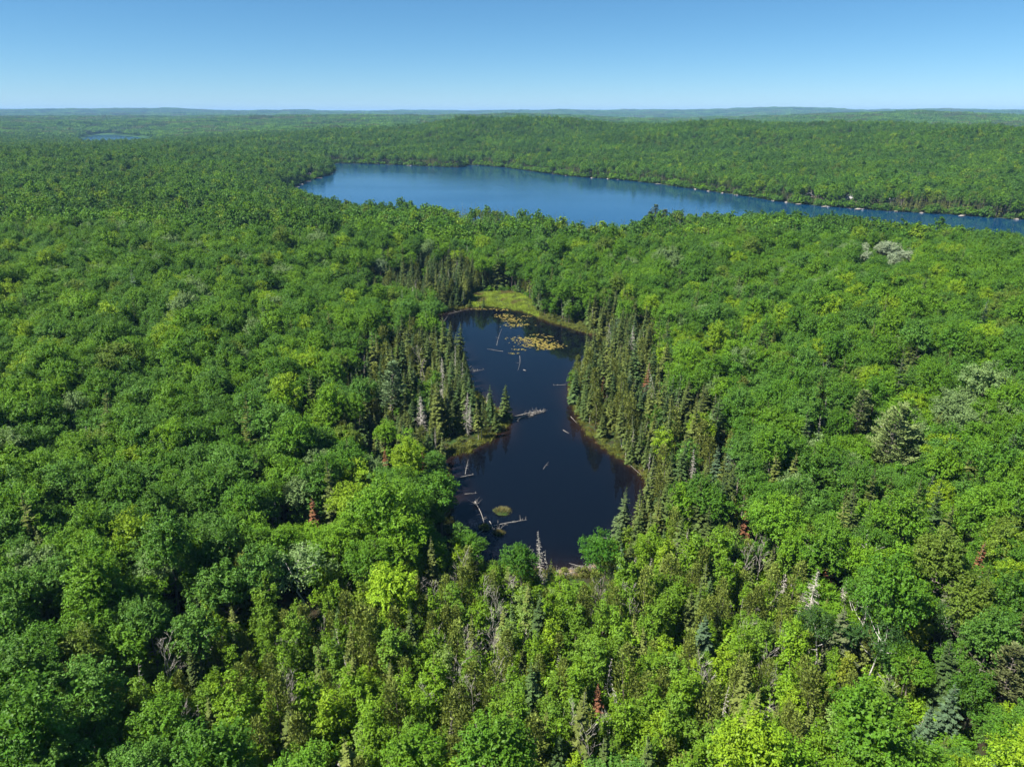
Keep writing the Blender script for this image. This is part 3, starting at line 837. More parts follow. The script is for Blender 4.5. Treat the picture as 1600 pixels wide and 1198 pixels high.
# 3 swampy young wood in the foreground
x, y, h, sp1, sl, sd = fill(2.7, 62, 190, 'swamp')
sw = zmax(Z_SWAMP, x, y)
for i in range(len(x)):
    if sw[i] < 0.36 + random.uniform(-.1, .12) or sp1[i] < 2.5 or random.random() < 0.12: continue
    u = random.random(); rot = random.uniform(0, 6.28); k = float(np.clip(random.gauss(0.8, 0.17), 0.4, 1.2))
    if u < 0.40: t, wd = green_tint(x[i], y[i]); t = t * .6 + LIME * .4; push('slim', random.randrange(4), x[i], y[i], h[i], k * .95, k, rot, t, wd)
    elif u < 0.57: push('cedar', random.randrange(4), x[i], y[i], h[i], k * .95, k, rot, (CEDAR * .7 + OLIVE * .3) * random.uniform(.8, 1.25), "olive")
    elif u < 0.64: t, wd = needle_tint(); push('bog', random.randrange(4), x[i], y[i], h[i], k * 1.1, k, rot, t, wd)
    elif u < 0.70: t, wd = needle_tint(); push('spruce', random.randrange(4), x[i], y[i], h[i], k * .8, k * .9, rot, t * 1.2, wd)
    elif u < 0.86: push('bare', random.randrange(3), x[i], y[i], h[i], k, k * .95, rot, GREY, "grey")
    else: push('snag', random.randrange(3), x[i], y[i], h[i], k, k * .9, rot, GREY, "grey")
for k in cols: cols[k] = np.array(cols[k])

# what the photograph shows open stays open: trees that would stand in front of the pond or of a singled-out tree are lower there or absent
VIS = np.array([(700, 503), (728, 486), (800, 489), (850, 505), (925, 524), (905, 532), (888, 548), (881, 575), (883, 605), (895, 640), (918, 675), (960, 716), (998, 742), (995, 758), (978, 765), (968, 790), (960, 830), (952, 848), (926, 862),
                (922, 880), (932, 893), (880, 901), (866, 870), (855, 835), (843, 848), (800, 858), (775, 878), (750, 862), (738, 840), (737, 800), (722, 770), (708, 722), (740, 712), (790, 680), (793, 655), (780, 628), (755, 612), (738, 608), (730, 560), (722, 520)], float)
def prune():
    H_ = np.array([KINDS[c][v].H for c, v in zip(cols["cls"], cols["var"])]); R_ = np.array([KINDS[c][v].R for c, v in zip(cols["cls"], cols["var"])])
    gone = np.zeros(len(H_), bool)
    for step in range(3):
        hide = np.zeros(len(H_), bool)
        Ht, Rt = H_ * cols["sz"], R_ * cols["s"]
        for f, side in ((1.0, 0), (.75, -.6), (.75, .6), (.5, -.8), (.5, .8)):
            u, v, d = project(cols["x"] + side * Rt, cols["y"], cols["z"] + f * Ht)
            hide |= sdist(u, v, VIS) < -2.0
        tx, ty, td = project(cols["x"], cols["y"], cols["z"] + Ht)
        rp = FPX * Rt / td
        for hh in HEROES:
            k = KINDS[hh["cls"]][hh["var"]]; hH = k.H * hh["sz"]
            ax, ay, ad = project(hh["x"], hh["y"], hh["z"] + hH); bx, by, _ = project(hh["x"], hh["y"], hh["z"] + (.3 if hh["cls"] == 'pine' else .5) * hH)
            hide |= (td < ad) & (ty < by) & (np.abs(tx - ax) < (.95 if hh["cls"] == 'pine' else .6) * (rp + FPX * k.R * hh["s"] / ad)) & (ty > ay - 60)
        if step < 2:
            f = np.where(hide, .74, 1.0); cols["s"] *= np.sqrt(f); cols["sz"] *= f
        else: gone = hide
    for k in cols: cols[k] = cols[k][~gone]
prune()

# ------------------------------------------------------------------ individuals: the trees that show largest
PX, PY, DEP = project(cols["x"], cols["y"], cols["z"] + 0.8 * np.array([KINDS[c][v].H for c, v in zip(cols["cls"], cols["var"])]) * cols["sz"])
HT = np.array([KINDS[c][v].H for c, v in zip(cols["cls"], cols["var"])]) * cols["sz"]
WD = np.array([KINDS[c][v].R for c, v in zip(cols["cls"], cols["var"])]) * cols["s"]
size_px = FPX * np.sqrt(HT * WD) / DEP
infr = (PX > -5) & (PX < 1605) & (PY > 0) & (PY < 1196)
SPEC = {'broad': ("hardwood_tree", "hardwood", "round-crowned hardwood"), 'slim': ("young_hardwood", "young tree", "slender young hardwood"), 'birch': ("birch_tree", "birch", "airy birch"),
        'spruce': ("spruce_tree", "spruce", "full spruce"), 'bog': ("bog_spruce", "bog spruce", "narrow bog spruce"), 'cedar': ("cedar_tree", "cedar", "bushy cedar"),
        'pine': ("white_pine", "pine", "white pine"), 'deadspruce': ("dead_spruce", "dead tree", "twiggy dead spruce"), 'bare': ("bare_tree", "bare tree", "bare-branched dead tree"), 'snag': ("snag", "snag", "broken dead snag")}
LIMIT = {'broad': 280, 'slim': 280, 'birch': 60, 'spruce': 250, 'bog': 250, 'cedar': 160, 'deadspruce': 60, 'bare': 110, 'snag': 110}
chosen = np.zeros(len(PX), bool)
for c, lim in LIMIT.items():
    ii = np.nonzero((cols["cls"] == c) & infr)[0]
    ii = ii[np.argsort(-size_px[ii])][:lim]
    chosen[ii] = True

def plant(cls, var, x, y, z, s, sz, rot, tint, label, group):
    name, cat, _ = SPEC[cls]
    k = KINDS[cls][var]
    e = bpy.data.objects.new(name, None); COL.objects.link(e)
    e.empty_display_size = 0.5
    e.location = (x, y, z); lean = 0.11 if cls in ('snag', 'bare') else 0.045
    e.rotation_euler = (random.gauss(0, lean), random.gauss(0, lean), rot); e.scale = (s, s, sz)
    tag(e, label, cat, group)
    a = bpy.data.objects.new("trunk", k.trunk); COL.objects.link(a); a.parent = e
    b = bpy.data.objects.new("crown" if cls not in ('deadspruce', 'bare', 'snag') else "branches", k.crown); COL.objects.link(b); b.parent = e
    b["tint"] = [float(t) for t in tint]
    if cls in ('deadspruce', 'bare', 'snag'): b["kind"] = "stuff"
    return e
GROUPS = {'broad': "hardwoods of the forest canopy", 'slim': "young hardwoods", 'birch': "birches in the canopy", 'spruce': "spruces of the forest", 'bog': "bog spruces round the pond", 'cedar': "cedars in wet ground",
          'pine': "white pines", 'deadspruce': "dead spruces", 'bare': "bare trees in the swamp", 'snag': "dead snags"}
for hh in HEROES:
    plant(hh["cls"], hh["var"], hh["x"], hh["y"], hh["z"], hh["s"], hh["sz"], hh["rot"], hh["tint"], hh["label"], GROUPS[hh["cls"]])

LANDMARKS = [("the beaver dam", 900, 893), ("the grassy islet", 785, 797), ("the crossed logs", 757, 823), ("the peninsula's tip", 797, 652), ("the large lily mat", 838, 535), ("the marsh meadow", 785, 470), ("the brush spit", 822, 648),
             ("the lower left corner", 0, 1198), ("the lower right corner", 1600, 1198), ("the bottom edge's middle", 800, 1198), ("the bottom edge's left quarter", 400, 1198), ("the bottom edge's right quarter", 1200, 1198),
             ("the left edge's middle", 0, 599), ("the right edge's middle", 1600, 599), ("the left edge's lower quarter", 0, 900), ("the right edge's lower quarter", 1600, 900), ("the left edge's upper third", 0, 400),
             ("the silvery pale tree", 465, 900), ("the brightest lime maple", 612, 925), ("the red dead pair", 500, 810), ("the yellow tree", 1440, 975), ("the biggest pine", 1400, 690), ("the tall silver dead spruce", 1270, 930),
             ("the left bank's white pine", 607, 620), ("the bushy grey dead spruce", 655, 660), ("the dead spire", 848, 860), ("the orange dead spruce", 1012, 595), ("the paired blue spruces", 1480, 1110), ("the whitish trees", 1385, 400),
             ("the small grey dead tree", 425, 805), ("the brown dying spruce", 1170, 825), ("the shore's pale spruce", 970, 800), ("the small rust fir", 935, 1090), ("the pale olive spruce", 1330, 985), ("the lone blue spruce", 1105, 985), ("the pinkish dead spruce", 1536, 870)]
DIRS = ["right of", "above right of", "above", "above left of", "left of", "below left of", "below", "below right of"]
ORD = ["", "second nearest ", "third nearest ", "fourth nearest ", "fifth nearest ", "sixth nearest ", "seventh nearest ", "eighth nearest ", "ninth nearest ", "tenth nearest ", "eleventh nearest ", "twelfth nearest ", "thirteenth nearest ", "fourteenth nearest ", "fifteenth nearest "]
rows = {}
for i in np.nonzero(chosen)[0]:
    c = str(cols["cls"][i])
    sz = "tall " if cols["sz"][i] > 1.08 else ("small " if cols["sz"][i] < 0.78 else "")
    dd = [math.hypot(PX[i] - l[1], PY[i] - l[2]) for l in LANDMARKS]; j = int(np.argmin(dd))
    ang = math.atan2(-(PY[i] - LANDMARKS[j][2]), PX[i] - LANDMARKS[j][1]); di = DIRS[int(round(ang / (math.pi / 4))) % 8]
    rows.setdefault((sz + str(cols["word"][i]) + " " + SPEC[c][2], di + " " + LANDMARKS[j][0]), []).append((dd[j], i))
for (what, where), lst in rows.items():
    lst.sort()
    for n_, (_, i) in enumerate(lst):
        c = str(cols["cls"][i])
        if len(lst) == 1: lab = f"{what} {where}"
        elif n_ == 0: lab = f"nearest {what} {where}"
        else: lab = f"{ORD[min(n_, len(ORD) - 1)]}{what} {where}"
        plant(c, int(cols["var"][i]), cols["x"][i], cols["y"][i], cols["z"][i], cols["s"][i], cols["sz"][i], cols["rot"][i], (cols["tr"][i], cols["tg"][i], cols["tb"][i]), lab, GROUPS[c])

# ------------------------------------------------------------------ the rest of the forest as masses
def scatter(name, templates, P, rot, scl, var, tint, label):
    """one object: points that carry copies of the template meshes"""
    me = bpy.data.meshes.new(name)
    n = len(P)
    me.vertices.add(n); me.vertices.foreach_set("co", np.ascontiguousarray(P, np.float32).ravel())
    def attr(nm, ty, data, key):
        a = me.attributes.new(nm, ty, 'POINT'); a.data.foreach_set(key, np.ascontiguousarray(data).ravel())
    attr("variant", 'INT', np.asarray(var, np.int32), "value")
    attr("turn", 'FLOAT_VECTOR', np.stack([rng.normal(0, .04, n), rng.normal(0, .04, n), rot], 1).astype(np.float32), "vector")
    attr("size", 'FLOAT_VECTOR', np.asarray(scl, np.float32), "vector")
    attr("tint", 'FLOAT_COLOR', np.concatenate([np.asarray(tint, np.float32), np.ones((n, 1), np.float32)], 1), "color")
    o = obj(name, me); tag(o, label, kind="stuff")
    ng = bpy.data.node_groups.new(name + "_nodes", 'GeometryNodeTree')
    ng.interface.new_socket("Geometry", in_out='INPUT', socket_type='NodeSocketGeometry')
    ng.interface.new_socket("Geometry", in_out='OUTPUT', socket_type='NodeSocketGeometry')
    gi = ng.nodes.new("NodeGroupInput"); go = ng.nodes.new("NodeGroupOutput"); jn = ng.nodes.new("GeometryNodeJoinGeometry")
    def named(nm, ty):
        q = ng.nodes.new("GeometryNodeInputNamedAttribute"); q.data_type = ty; q.inputs[0].default_value = nm
        return [s for s in q.outputs if s.enabled][0]
    v_, r_, s_ = named("variant", 'INT'), named("turn", 'FLOAT_VECTOR'), named("size", 'FLOAT_VECTOR')
    e2r = ng.nodes.new("FunctionNodeEulerToRotation"); ng.links.new(r_, e2r.inputs[0])
    for i, tm in enumerate(templates):
        src = bpy.data.objects.new("tree_source", tm)       # never linked to the scene
        oi = ng.nodes.new("GeometryNodeObjectInfo"); oi.inputs['Object'].default_value = src; oi.inputs['As Instance'].default_value = False
        cmp_ = ng.nodes.new("FunctionNodeCompare"); cmp_.data_type = 'INT'; cmp_.operation = 'EQUAL'
        ins = [s for s in cmp_.inputs if s.enabled]
        ng.links.new(v_, ins[0]); ins[1].default_value = i
        ip = ng.nodes.new("GeometryNodeInstanceOnPoints")
        ng.links.new(gi.outputs[0], ip.inputs['Points']); ng.links.new(cmp_.outputs[0], ip.inputs['Selection'])
        ng.links.new(oi.outputs['Geometry'], ip.inputs['Instance']); ng.links.new(e2r.outputs[0], ip.inputs['Rotation']); ng.links.new(s_, ip.inputs['Scale'])
        ng.links.new(ip.outputs[0], jn.inputs[0])
    ng.links.new(jn.outputs[0], go.inputs[0])
    md = o.modifiers.new("copies", 'NODES'); md.node_group = ng
    return o

def mass(name, classes, sel, label):
    tm, base = [], {}
    for c in classes:
        base[c] = len(tm); tm += [k.joined for k in KINDS[c]]
    ii = np.nonzero(sel & np.isin(cols["cls"], classes))[0]
    if not len(ii): return
    var = np.array([base[str(cols["cls"][i])] + int(cols["var"][i]) for i in ii])
    scatter(name, tm, np.stack([cols["x"][ii], cols["y"][ii], cols["z"][ii]], 1), cols["rot"][ii], np.stack([cols["s"][ii], cols["s"][ii], cols["sz"][ii]], 1), var,
            np.stack([cols["tr"][ii], cols["tg"][ii], cols["tb"][ii]], 1), label)
rest = ~chosen
mass("hardwood_forest", ['broad', 'slim', 'birch'], rest, "closed canopy of green hardwoods on the slopes round the pond")
mass("conifer_forest", ['spruce', 'bog', 'cedar'], rest, "dark mass of spruces and cedars standing close behind the pond's shores")
mass("dead_forest", ['deadspruce', 'bare', 'snag'], rest, "scattered grey dead trees among the living forest")

# farther forest, 430 m to 2.4 km: lighter meshes
def far_forest():
    X, Y, Z, R_, SC, V, T = [], [], [], [], [], [], []
    nb = len(KINDS['broad_far'])
    for cell, y0, y1, sc in ((5.3, NEAR_END - 4, 1150, 1.0), (6.2, 1150, 2500, 1.0)):
        x, y, h, sp1, sl, sd = fill(cell, y0, y1, 'far')
        keep = sd > 1.2
        x, y, h, sl = x[keep], y[keep], h[keep], sl[keep]
        n = len(x)
        grove = np.maximum(np.maximum(gauss(x, y, *flat(745, 372), 38, 45), gauss(x, y, *flat(790, 362), 26, 26)), np.maximum(gauss(x, y, *flat(900, 388), 20, 26), gauss(x, y, *flat(1050, 372), 45, 18))); patch = wobble(x, y, 120, 31) + grove; shore = np.exp(-sl / 28.0)
        con = rng.random(n) < np.clip(0.10 + 0.5 * (patch > 0.6) + 0.6 * shore + .75 * grove, 0, .9)
        var = np.where(con, nb + rng.integers(0, 4, n), rng.integers(0, nb, n))
        k = np.clip(rng.normal(1.0, 0.12, n), 0.7, 1.22) * sc
        tint = np.empty((n, 3))
        gi_ = np.clip(np.round(2.4 + 2.5 * wobble(x, y, 105, 25) + rng.normal(0, .8, n)), 0, 5).astype(int); tint[:] = GREENS[np.array([3, 1, 4, 0, 2, 5])][gi_]
        u = rng.random(n); tint[(u < 0.10) & (wobble(x, y, 90, 24) > .7)] = PALE * .85; tint[(u > 0.02) & (u < 0.08)] = LIME * .9; tint[(u > .08) & (u < .12)] = OLIVE
        cedarish = patch > 0.75
        tint[con] = NEED[rng.integers(0, 4, con.sum())] * 1.15; m_ = con & cedarish; tint[m_] = CEDAR * .9
        tint *= rng.uniform(.92, 1.08, (n, 1)) * (1 + 0.10 * wobble(x, y, 200, 33))[:, None]
        X.append(x); Y.append(y); Z.append(h); R_.append(rng.uniform(0, 6.28, n)); V.append(var); T.append(tint)
        SC.append(np.stack([k, k, k * rng.uniform(.85, 1.15, n) * np.where(con, 1.05, 1.0)], 1))
    X, Y, Z = map(np.concatenate, (X, Y, Z))
    scatter("distant_forest", [k.joined for k in KINDS['broad_far'] + KINDS['spruce_far']], np.stack([X, Y, Z], 1), np.concatenate(R_), np.concatenate(SC), np.concatenate(V), np.concatenate(T),
            "unbroken green forest on both sides of the lake")
    return len(X)
N_FAR = far_forest()

# horizon forest: patches of rounded crowns
def patch_mesh(seed, size, n, R, tall, dm, cl, lf):
    r = np.random.default_rng(seed); G = Geo()
    for i in range(n):
        k = r.uniform(.75, 1.2); c = np.array([*r.uniform(-size / 2, size / 2, 2), 0])
        V, Q_, _ = broad_crown(seed * 977 + i, tall * k, R * k, R * k * .95, 0, dm, cl, 3, lf,   .42, lf * .3, .85, fill=0.05, low=-.3).arrays()
        G.add(V + c, Q_)
    return G.mesh("patch_mesh", [M_FAR])
def horizon_forest():
    P, R_, SC, V, T = [], [], [], [], []
    tm = [patch_mesh(600 + i, 46, 46, 4.6, 17, 9, 3, 1.9) for i in range(4)] + [patch_mesh(620 + i, 130, 120, 8.5, 21, 9, 2, 3.6) for i in range(3)]
    for cell, d0, d1, b, nv in ((40, 2480, 6200, 0, 4), (112, 6200, 15500, 4, 3)):
        x, y = lattice(cell, d0, d1, 0.3)
        h, sp1, sl, sf = height(x, y, True); keep = np.minimum(sl, sf) > cell * .6
        x, y, h = x[keep], y[keep], h[keep]; n = len(x)
        P.append(np.stack([x, y, h - 2], 1)); R_.append(rng.uniform(0, 6.28, n)); V.append(b + rng.integers(0, nv, n))
        SC.append(np.ones((n, 3)) * rng.uniform(.85, 1.2, (n, 1)))
        t = GREENS[rng.integers(0, 6, n)] * rng.uniform(.75, 1.15, (n, 1)); con = wobble(x, y, 500, 35) + rng.normal(0, .5, n) > .55; t[con] = NEED[rng.integers(0, 4, con.sum())] * 1.2
        T.append(t)
    scatter("horizon_forest", tm, np.concatenate(P), np.concatenate(R_), np.concatenate(SC), np.concatenate(V), np.concatenate(T), "hazy blue-green forest stretching to the horizon hills")
horizon_forest()

# undergrowth under and between the trees, brighter bog shrubs along the shores
def undergrowth():
    x, y, h, sp1, sl, sd = fill(3.4, 62, 400, 'u')
    keep = (sp1 < 30) | (rng.random(len(x)) < 0.55) | (zmax(Z_SWAMP, x, y) > .25)
    x, y, h, sp1 = x[keep], y[keep], h[keep], sp1[keep]; n = len(x)
    t = GREENS[rng.integers(0, 6, n)] * rng.uniform(.7, 1.1, (n, 1))
    near = sp1 < 9
    t[near] = (np.array((0.13, 0.16, 0.03)) * rng.uniform(.7, 1.2, (near.sum(), 1)))
    sw = zmax(Z_SWAMP, x, y) > .25; t[sw] = (GREENS[5] * .6 + LIME * .4) * rng.uniform(.8, 1.15, (sw.sum(), 1))
    k = rng.uniform(.6, 1.3, n); k[near] *= 0.55; k[sw & ~near] *= 1.5
    scatter("undergrowth", [q.joined for q in KINDS['shrub']], np.stack([x, y, h - .1], 1), rng.uniform(0, 6.28, n), np.stack([k, k, k], 1), rng.integers(0, 3, n), t, "low green undergrowth between the trees and along the pond")
undergrowth()
def shore_bushes():
    P = []
    for poly, step, band in ((LAKE, 1.7, 6.0), (POND, 1.5, 4.0)):
        q = np.roll(poly, -1, 0); L = np.linalg.norm(q - poly, axis=1)
        for a, b, l in zip(poly, q, L):
            k = max(1, int(l / step)); f = rng.random((k, 1)); P.append(np.concatenate([a + (b - a) * f + rng.normal(0, band * .5, (k, 2)), np.full((k, 1), 2.9 if poly is LAKE else .62)], 1))
    P = np.concatenate(P); h, sp1, sl, sf = height(P[:, 0], P[:, 1], True); md = sdist(P[:, 0], P[:, 1], MEADOW_W)
    keep = (np.minimum(sp1, sl) > .2) & (md > 1.5); P, h, sp1 = P[keep], h[keep], sp1[keep]; n = len(P)
    t = GREENS[rng.integers(0, 6, n)] * rng.uniform(.7, 1.1, (n, 1)); pond = sp1 < 20; t[pond] = np.array((0.17, 0.20, 0.04)) * rng.uniform(.6, 1.2, (pond.sum(), 1))
    k = P[:, 2] * rng.uniform(.6, 1.4, n)
    scatter("shore_bushes", [q.joined for q in KINDS['shrub']], np.stack([P[:, 0], P[:, 1], h - .1], 1), rng.uniform(0, 6.28, n), np.stack([k, k, k], 1), rng.integers(0, 3, n), t, "low bushes crowding down to the water of pond and lake")
shore_bushes()
# sedge: tufts along the pond's edge, on the marsh meadow and on the dam
def tuft_mesh(seed, n, hgt, wid):
    r = np.random.default_rng(seed); G = Geo()
    P = np.stack([r.normal(0, wid, n), r.normal(0, wid, n), np.zeros(n)], 1)
    D = np.stack([r.normal(0, .35, n), r.normal(0, .35, n), np.ones(n)], 1)
    G.add(*blades(P, D, r.normal(size=(n, 3)) * [1, 1, .1], hgt * r.uniform(.6, 1.25, n), 0.09))
    return G.mesh("tuft_mesh", [M_LEAF])
TUFTS = [tuft_mesh(700 + i, 46, 0.75, 0.42) for i in range(3)]
def sedge():
    P, T, K = [], [], []
    xs, ys = np.meshgrid(np.arange(-115, 150, 0.95), np.arange(115, 420, 0.95))
    x = (xs + rng.uniform(-.45, .45, xs.shape)).ravel(); y = (ys + rng.uniform(-.45, .45, ys.shape)).ravel()
    sd = sdist(x, y, POND); md = sdist(x, y, MEADOW_W)
    wid = 4.0 + 2.5 * wobble(x, y, 26, 41)
    keep = ((sd > -0.5) & (sd < wid) & (rng.random(len(x)) < 0.8)) | ((md < 0.5) & (sd > -0.4))
    x, y, sd, md = x[keep], y[keep], sd[keep], md[keep]; n = len(x)
    z = np.maximum(height(x, y), -0.05)
    t = np.array((0.17, 0.19, 0.035)) * rng.uniform(.65, 1.2, (n, 1))
    u = wobble(x, y, 15, 42) + rng.normal(0, .3, n)
    t[u > .7] = np.array((0.25, 0.19, 0.08)) * rng.uniform(.7, 1.1, ((u > .7).sum(), 1))
    me_ = md < 0.5; t[me_] = np.array((0.25, 0.34, 0.045)) * rng.uniform(.8, 1.15, (me_.sum(), 1)) * (1 + .28 * wobble(x[me_], y[me_], 9, 43))[:, None]
    dry = me_ & (wobble(x, y, 13, 44) > .6); t[dry] = np.array((0.24, 0.22, 0.07)) * rng.uniform(.7, 1.1, (dry.sum(), 1))
    k = rng.uniform(.6, 1.3, n) * (1 + .45 * np.clip(wobble(x, y, 7, 45), -1, 1))
    scatter("sedge_grass", TUFTS, np.stack([x, y, z], 1), rng.uniform(0, 6.28, n), np.stack([k, k, k], 1), rng.integers(0, 3, n), t, "yellow-green sedge on the marsh meadow and along the pond's margin")
sedge()

# lily pads: floating discs in mats
M_PAD = leaf_mat("lily_pads", 0.0, 0.4, 0.3, 0.04)
def lilies():
    r = np.random.default_rng(77); G = Geo(); a8 = np.linspace(0, 6.283, 9)[:-1]
    V, Q_, cnt = [], [], 0
    def blob(px, py, rx, ry, n, rot=0.0):
        c = flat(px, py); nonlocal_pts = r.normal(size=(n, 2)) * [rx, ry]
        ca, sa = math.cos(rot), math.sin(rot)
        return c + np.stack([nonlocal_pts[:, 0] * ca - nonlocal_pts[:, 1] * sa, nonlocal_pts[:, 0] * sa + nonlocal_pts[:, 1] * ca], 1)
    pts = np.concatenate([blob(790, 493, 2.2, 2.4, 150), blob(799, 500, 2.6, 2.4, 190), blob(808, 508, 3.2, 1.5, 150), blob(820, 529, 3.2, 1.4, 190), blob(835, 533, 3.6, 2.0, 280), blob(850, 538, 3.6, 1.8, 260), blob(862, 542, 2.6, 1.0, 110),
                          blob(832, 540, 2.6, 1.0, 110), blob(855, 545, 2.2, .7, 60), blob(787, 484, 1.8, .9, 50), blob(755, 483, 4.2, .6, 70), blob(812, 546, 1.2, .5, 24), blob(803, 552, 1.1, .6, 24), blob(841, 523, 1.8, .6, 34), blob(858, 526, 1.8, .6, 30), blob(780, 493, .9, .5, 14), blob(823, 494, 1.4, .7, 26)])
    pts = pts[(sdist(pts[:, 0], pts[:, 1], POND) < -0.5) & (wobble(pts[:, 0], pts[:, 1], 2.6, 61) > -.25)]
    for i, p in enumerate(pts):
        k = r.uniform(.16, .42)
        ring = np.stack([p[0] + np.cos(a8) * k, p[1] + np.sin(a8) * k, np.full(8, 0.014 + 0.00002 * i + r.uniform(0, .012))], 1)
        G.add(ring, np.array([(0, 1, 2, 3), (0, 3, 4, 7), (4, 5, 6, 7)]))
    o = obj("lily_pads", G.mesh("lily_pads", [M_PAD])); o["tint"] = [0.185, 0.15, 0.034]
    tag(o, "yellow and amber lily pads floating in loose mats at the pond's far end", kind="stuff")
lilies()

# fallen logs in and round the pond
def log(px0, py0, px1, py1, d, label, stubs=4, crown=False, z0=0.06, z1=0.06, tone=None):
    a = np.array([*flat(px0, py0), z0]); b = np.array([*flat(px1, py1), z1]); L = np.linalg.norm(b - a); r = np.random.default_rng(int(px0 * 7 + py0))
    k = 7; f = np.linspace(0, 1, k)[:, None]
    side = np.array([-(b - a)[1], (b - a)[0], 0]) / L
    pts = (b - a) * f + side * np.sin(f * math.pi) * r.normal(0, 0.025 * L) + np.array([[0, 0, 1]]) * r.normal(0, .03, (k, 1))
    G = Geo(); G.add(*tube(pts, np.linspace(d * .34, d * .11, k), 7))
    e = bpy.data.objects.new("fallen_log", None); COL.objects.link(e); e.location = a
    tag(e, label, "log", "logs lying in the pond")
    obj("trunk", G.mesh("log_trunk", [M_LOG], True), e)
    B = []
    for i in range(stubs):
        t = r.uniform(.25, .97); p = pts[0] + (pts[-1] - pts[0]) * t
        dr = (b - a) / L * r.uniform(.1, .6) + side * r.choice([-1, 1]) * r.uniform(.5, 1) + np.array([0, 0, r.uniform(.1, .8)])
        l = min(2.6, L * .16) * r.uniform(.4, 1.1)
        g_ = Geo().add(*tube([p, p + dr * l * .5, p + dr * l + [0, 0, r.normal(0, .1)]], [.05, .035, .015], 4)); B.append(g_)
    if crown:
        for i in range(16):
            t = r.uniform(.0, .22); p = pts[0] + (pts[-1] - pts[0]) * t
            dr = -(b - a) / L * r.uniform(.1, .8) + side * r.normal(0, .9) + np.array([0, 0, r.uniform(0, .9)])
            B.append(Geo().add(*tube([p, p + dr * .6, p + dr * r.uniform(.9, 1.7)], [.05, .03, .012], 4)))
    for g_ in B: obj("branch", g_.mesh("branch", [M_LOG]), e)
    return e
log(742, 786, 757, 820, .36, "leaning white log with a twiggy head beside the grassy islet", 3, True, 0.5, 0.1)
log(757, 824, 823, 812, .34, "longest white log, stretching from the crossed logs towards open water", 9)
log(757, 826, 729, 848, .32, "log running from the crossed logs down towards the hidden left shore", 2)
log(765, 814, 777, 840, .28, "short log crossing the others below the grassy islet", 3)
log(780, 826, 784, 836, .2, "stubby crooked log at the end of the crossed logs", 3, True)
log(726, 772, 745, 770, .22, "small pale log afloat above the crossed logs", 1)
log(960, 843, 925, 838, .25, "thin branchy log poking out from the near right shore", 6)
log(912, 892, 889, 881, .24, "white log lying slantwise on the beaver dam", 1, False, .9, .25)
log(849, 733, 857, 722, .22, "lone short log slanting in the middle of the open pond", 1)
log(880, 672, 889, 677, .3, "bright stub of log near the pond's right bank narrows", 1)
log(892, 651, 901, 661, .26, "log tipped off the right bank beside the narrows", 2)
log(884, 601, 864, 602, .2, "thin log reaching out from the spruces on the right bank", 3)
log(776, 540, 784, 514, .22, "thin log pointing up to the first lily mat", 1)
log(812, 556, 809, 579, .22, "upright-looking pale log alone in the upper pond", 1)
log(786, 549, 761, 545, .2, "long faint log lying left of the large lily mat", 1)
log(730, 577, 738, 571, .36, "thick white log end at the foot of the left spruces", 0)
log(729, 582, 757, 577, .26, "branchy thick log off the left spruces", 9)
log(712, 748, 740, 742, .34, "rooty grey log under the peninsula's near shore", 6, False, .1, .2)
log(727, 741, 732, 727, .22, "crooked upright branch standing in water under the peninsula", 4, False, .05, 1.8)
log(985, 728, 1002, 745, .24, "bleached log along the bank at the right bay's end", 2, False, .3, .5)
log(690, 505, 700, 494, .24, "bleached log at the pond's far left inlet", 1, False, .2, .3)
log(700, 491, 745, 481, .26, "long pale log along the far left shore", 2, False, .25, .2)
log(818, 578, 822, 579, .5, "white floating stump in the upper pond", 1)

# spit of dead branches off the peninsula
def brush():
    r = np.random.default_rng(31)
    c0, c1 = flat(797, 656), flat(850, 643)
    e = bpy.data.objects.new("brush_spit", None); COL.objects.link(e); e.location = (*c0, 0)
    tag(e, "spit of tangled grey dead branches off the peninsula's tip", "brushwood")
    for i in range(64):
        t = r.uniform(0, 1); p = np.array([*((c1 - c0) * t + r.normal(0, .9 * (1.1 - .6 * t), 2)), r.uniform(-.05, .25)])
        along = np.array([*(c1 - c0), 0]) / np.linalg.norm(c1 - c0)
        d = along * r.normal(.3, .6) + np.array([r.normal(0, .6), r.normal(0, .6), r.uniform(.05, 1.1)]); d /= np.linalg.norm(d)
        l = r.uniform(.7, 2.3)
        obj("branch", Geo().add(*tube([p, p + d * l * .5 + r.normal(0, .1, 3), p + d * l], [.07, .05, .02], 4)).mesh("branch", [M_LOG]), e)
    for k in range(3):
        a = c0 * 0 + r.normal(0, .6, 2); b = (c1 - c0) * r.uniform(.8, 1.05) + r.normal(0, .7, 2)
        obj("trunk", Geo().add(*tube([[*a, .1], [*((a + b) / 2 + r.normal(0, .3, 2)), .15], [*b, .08]], [.16, .12, .05], 6)).mesh("trunk", [M_LOG], True), e)
brush()

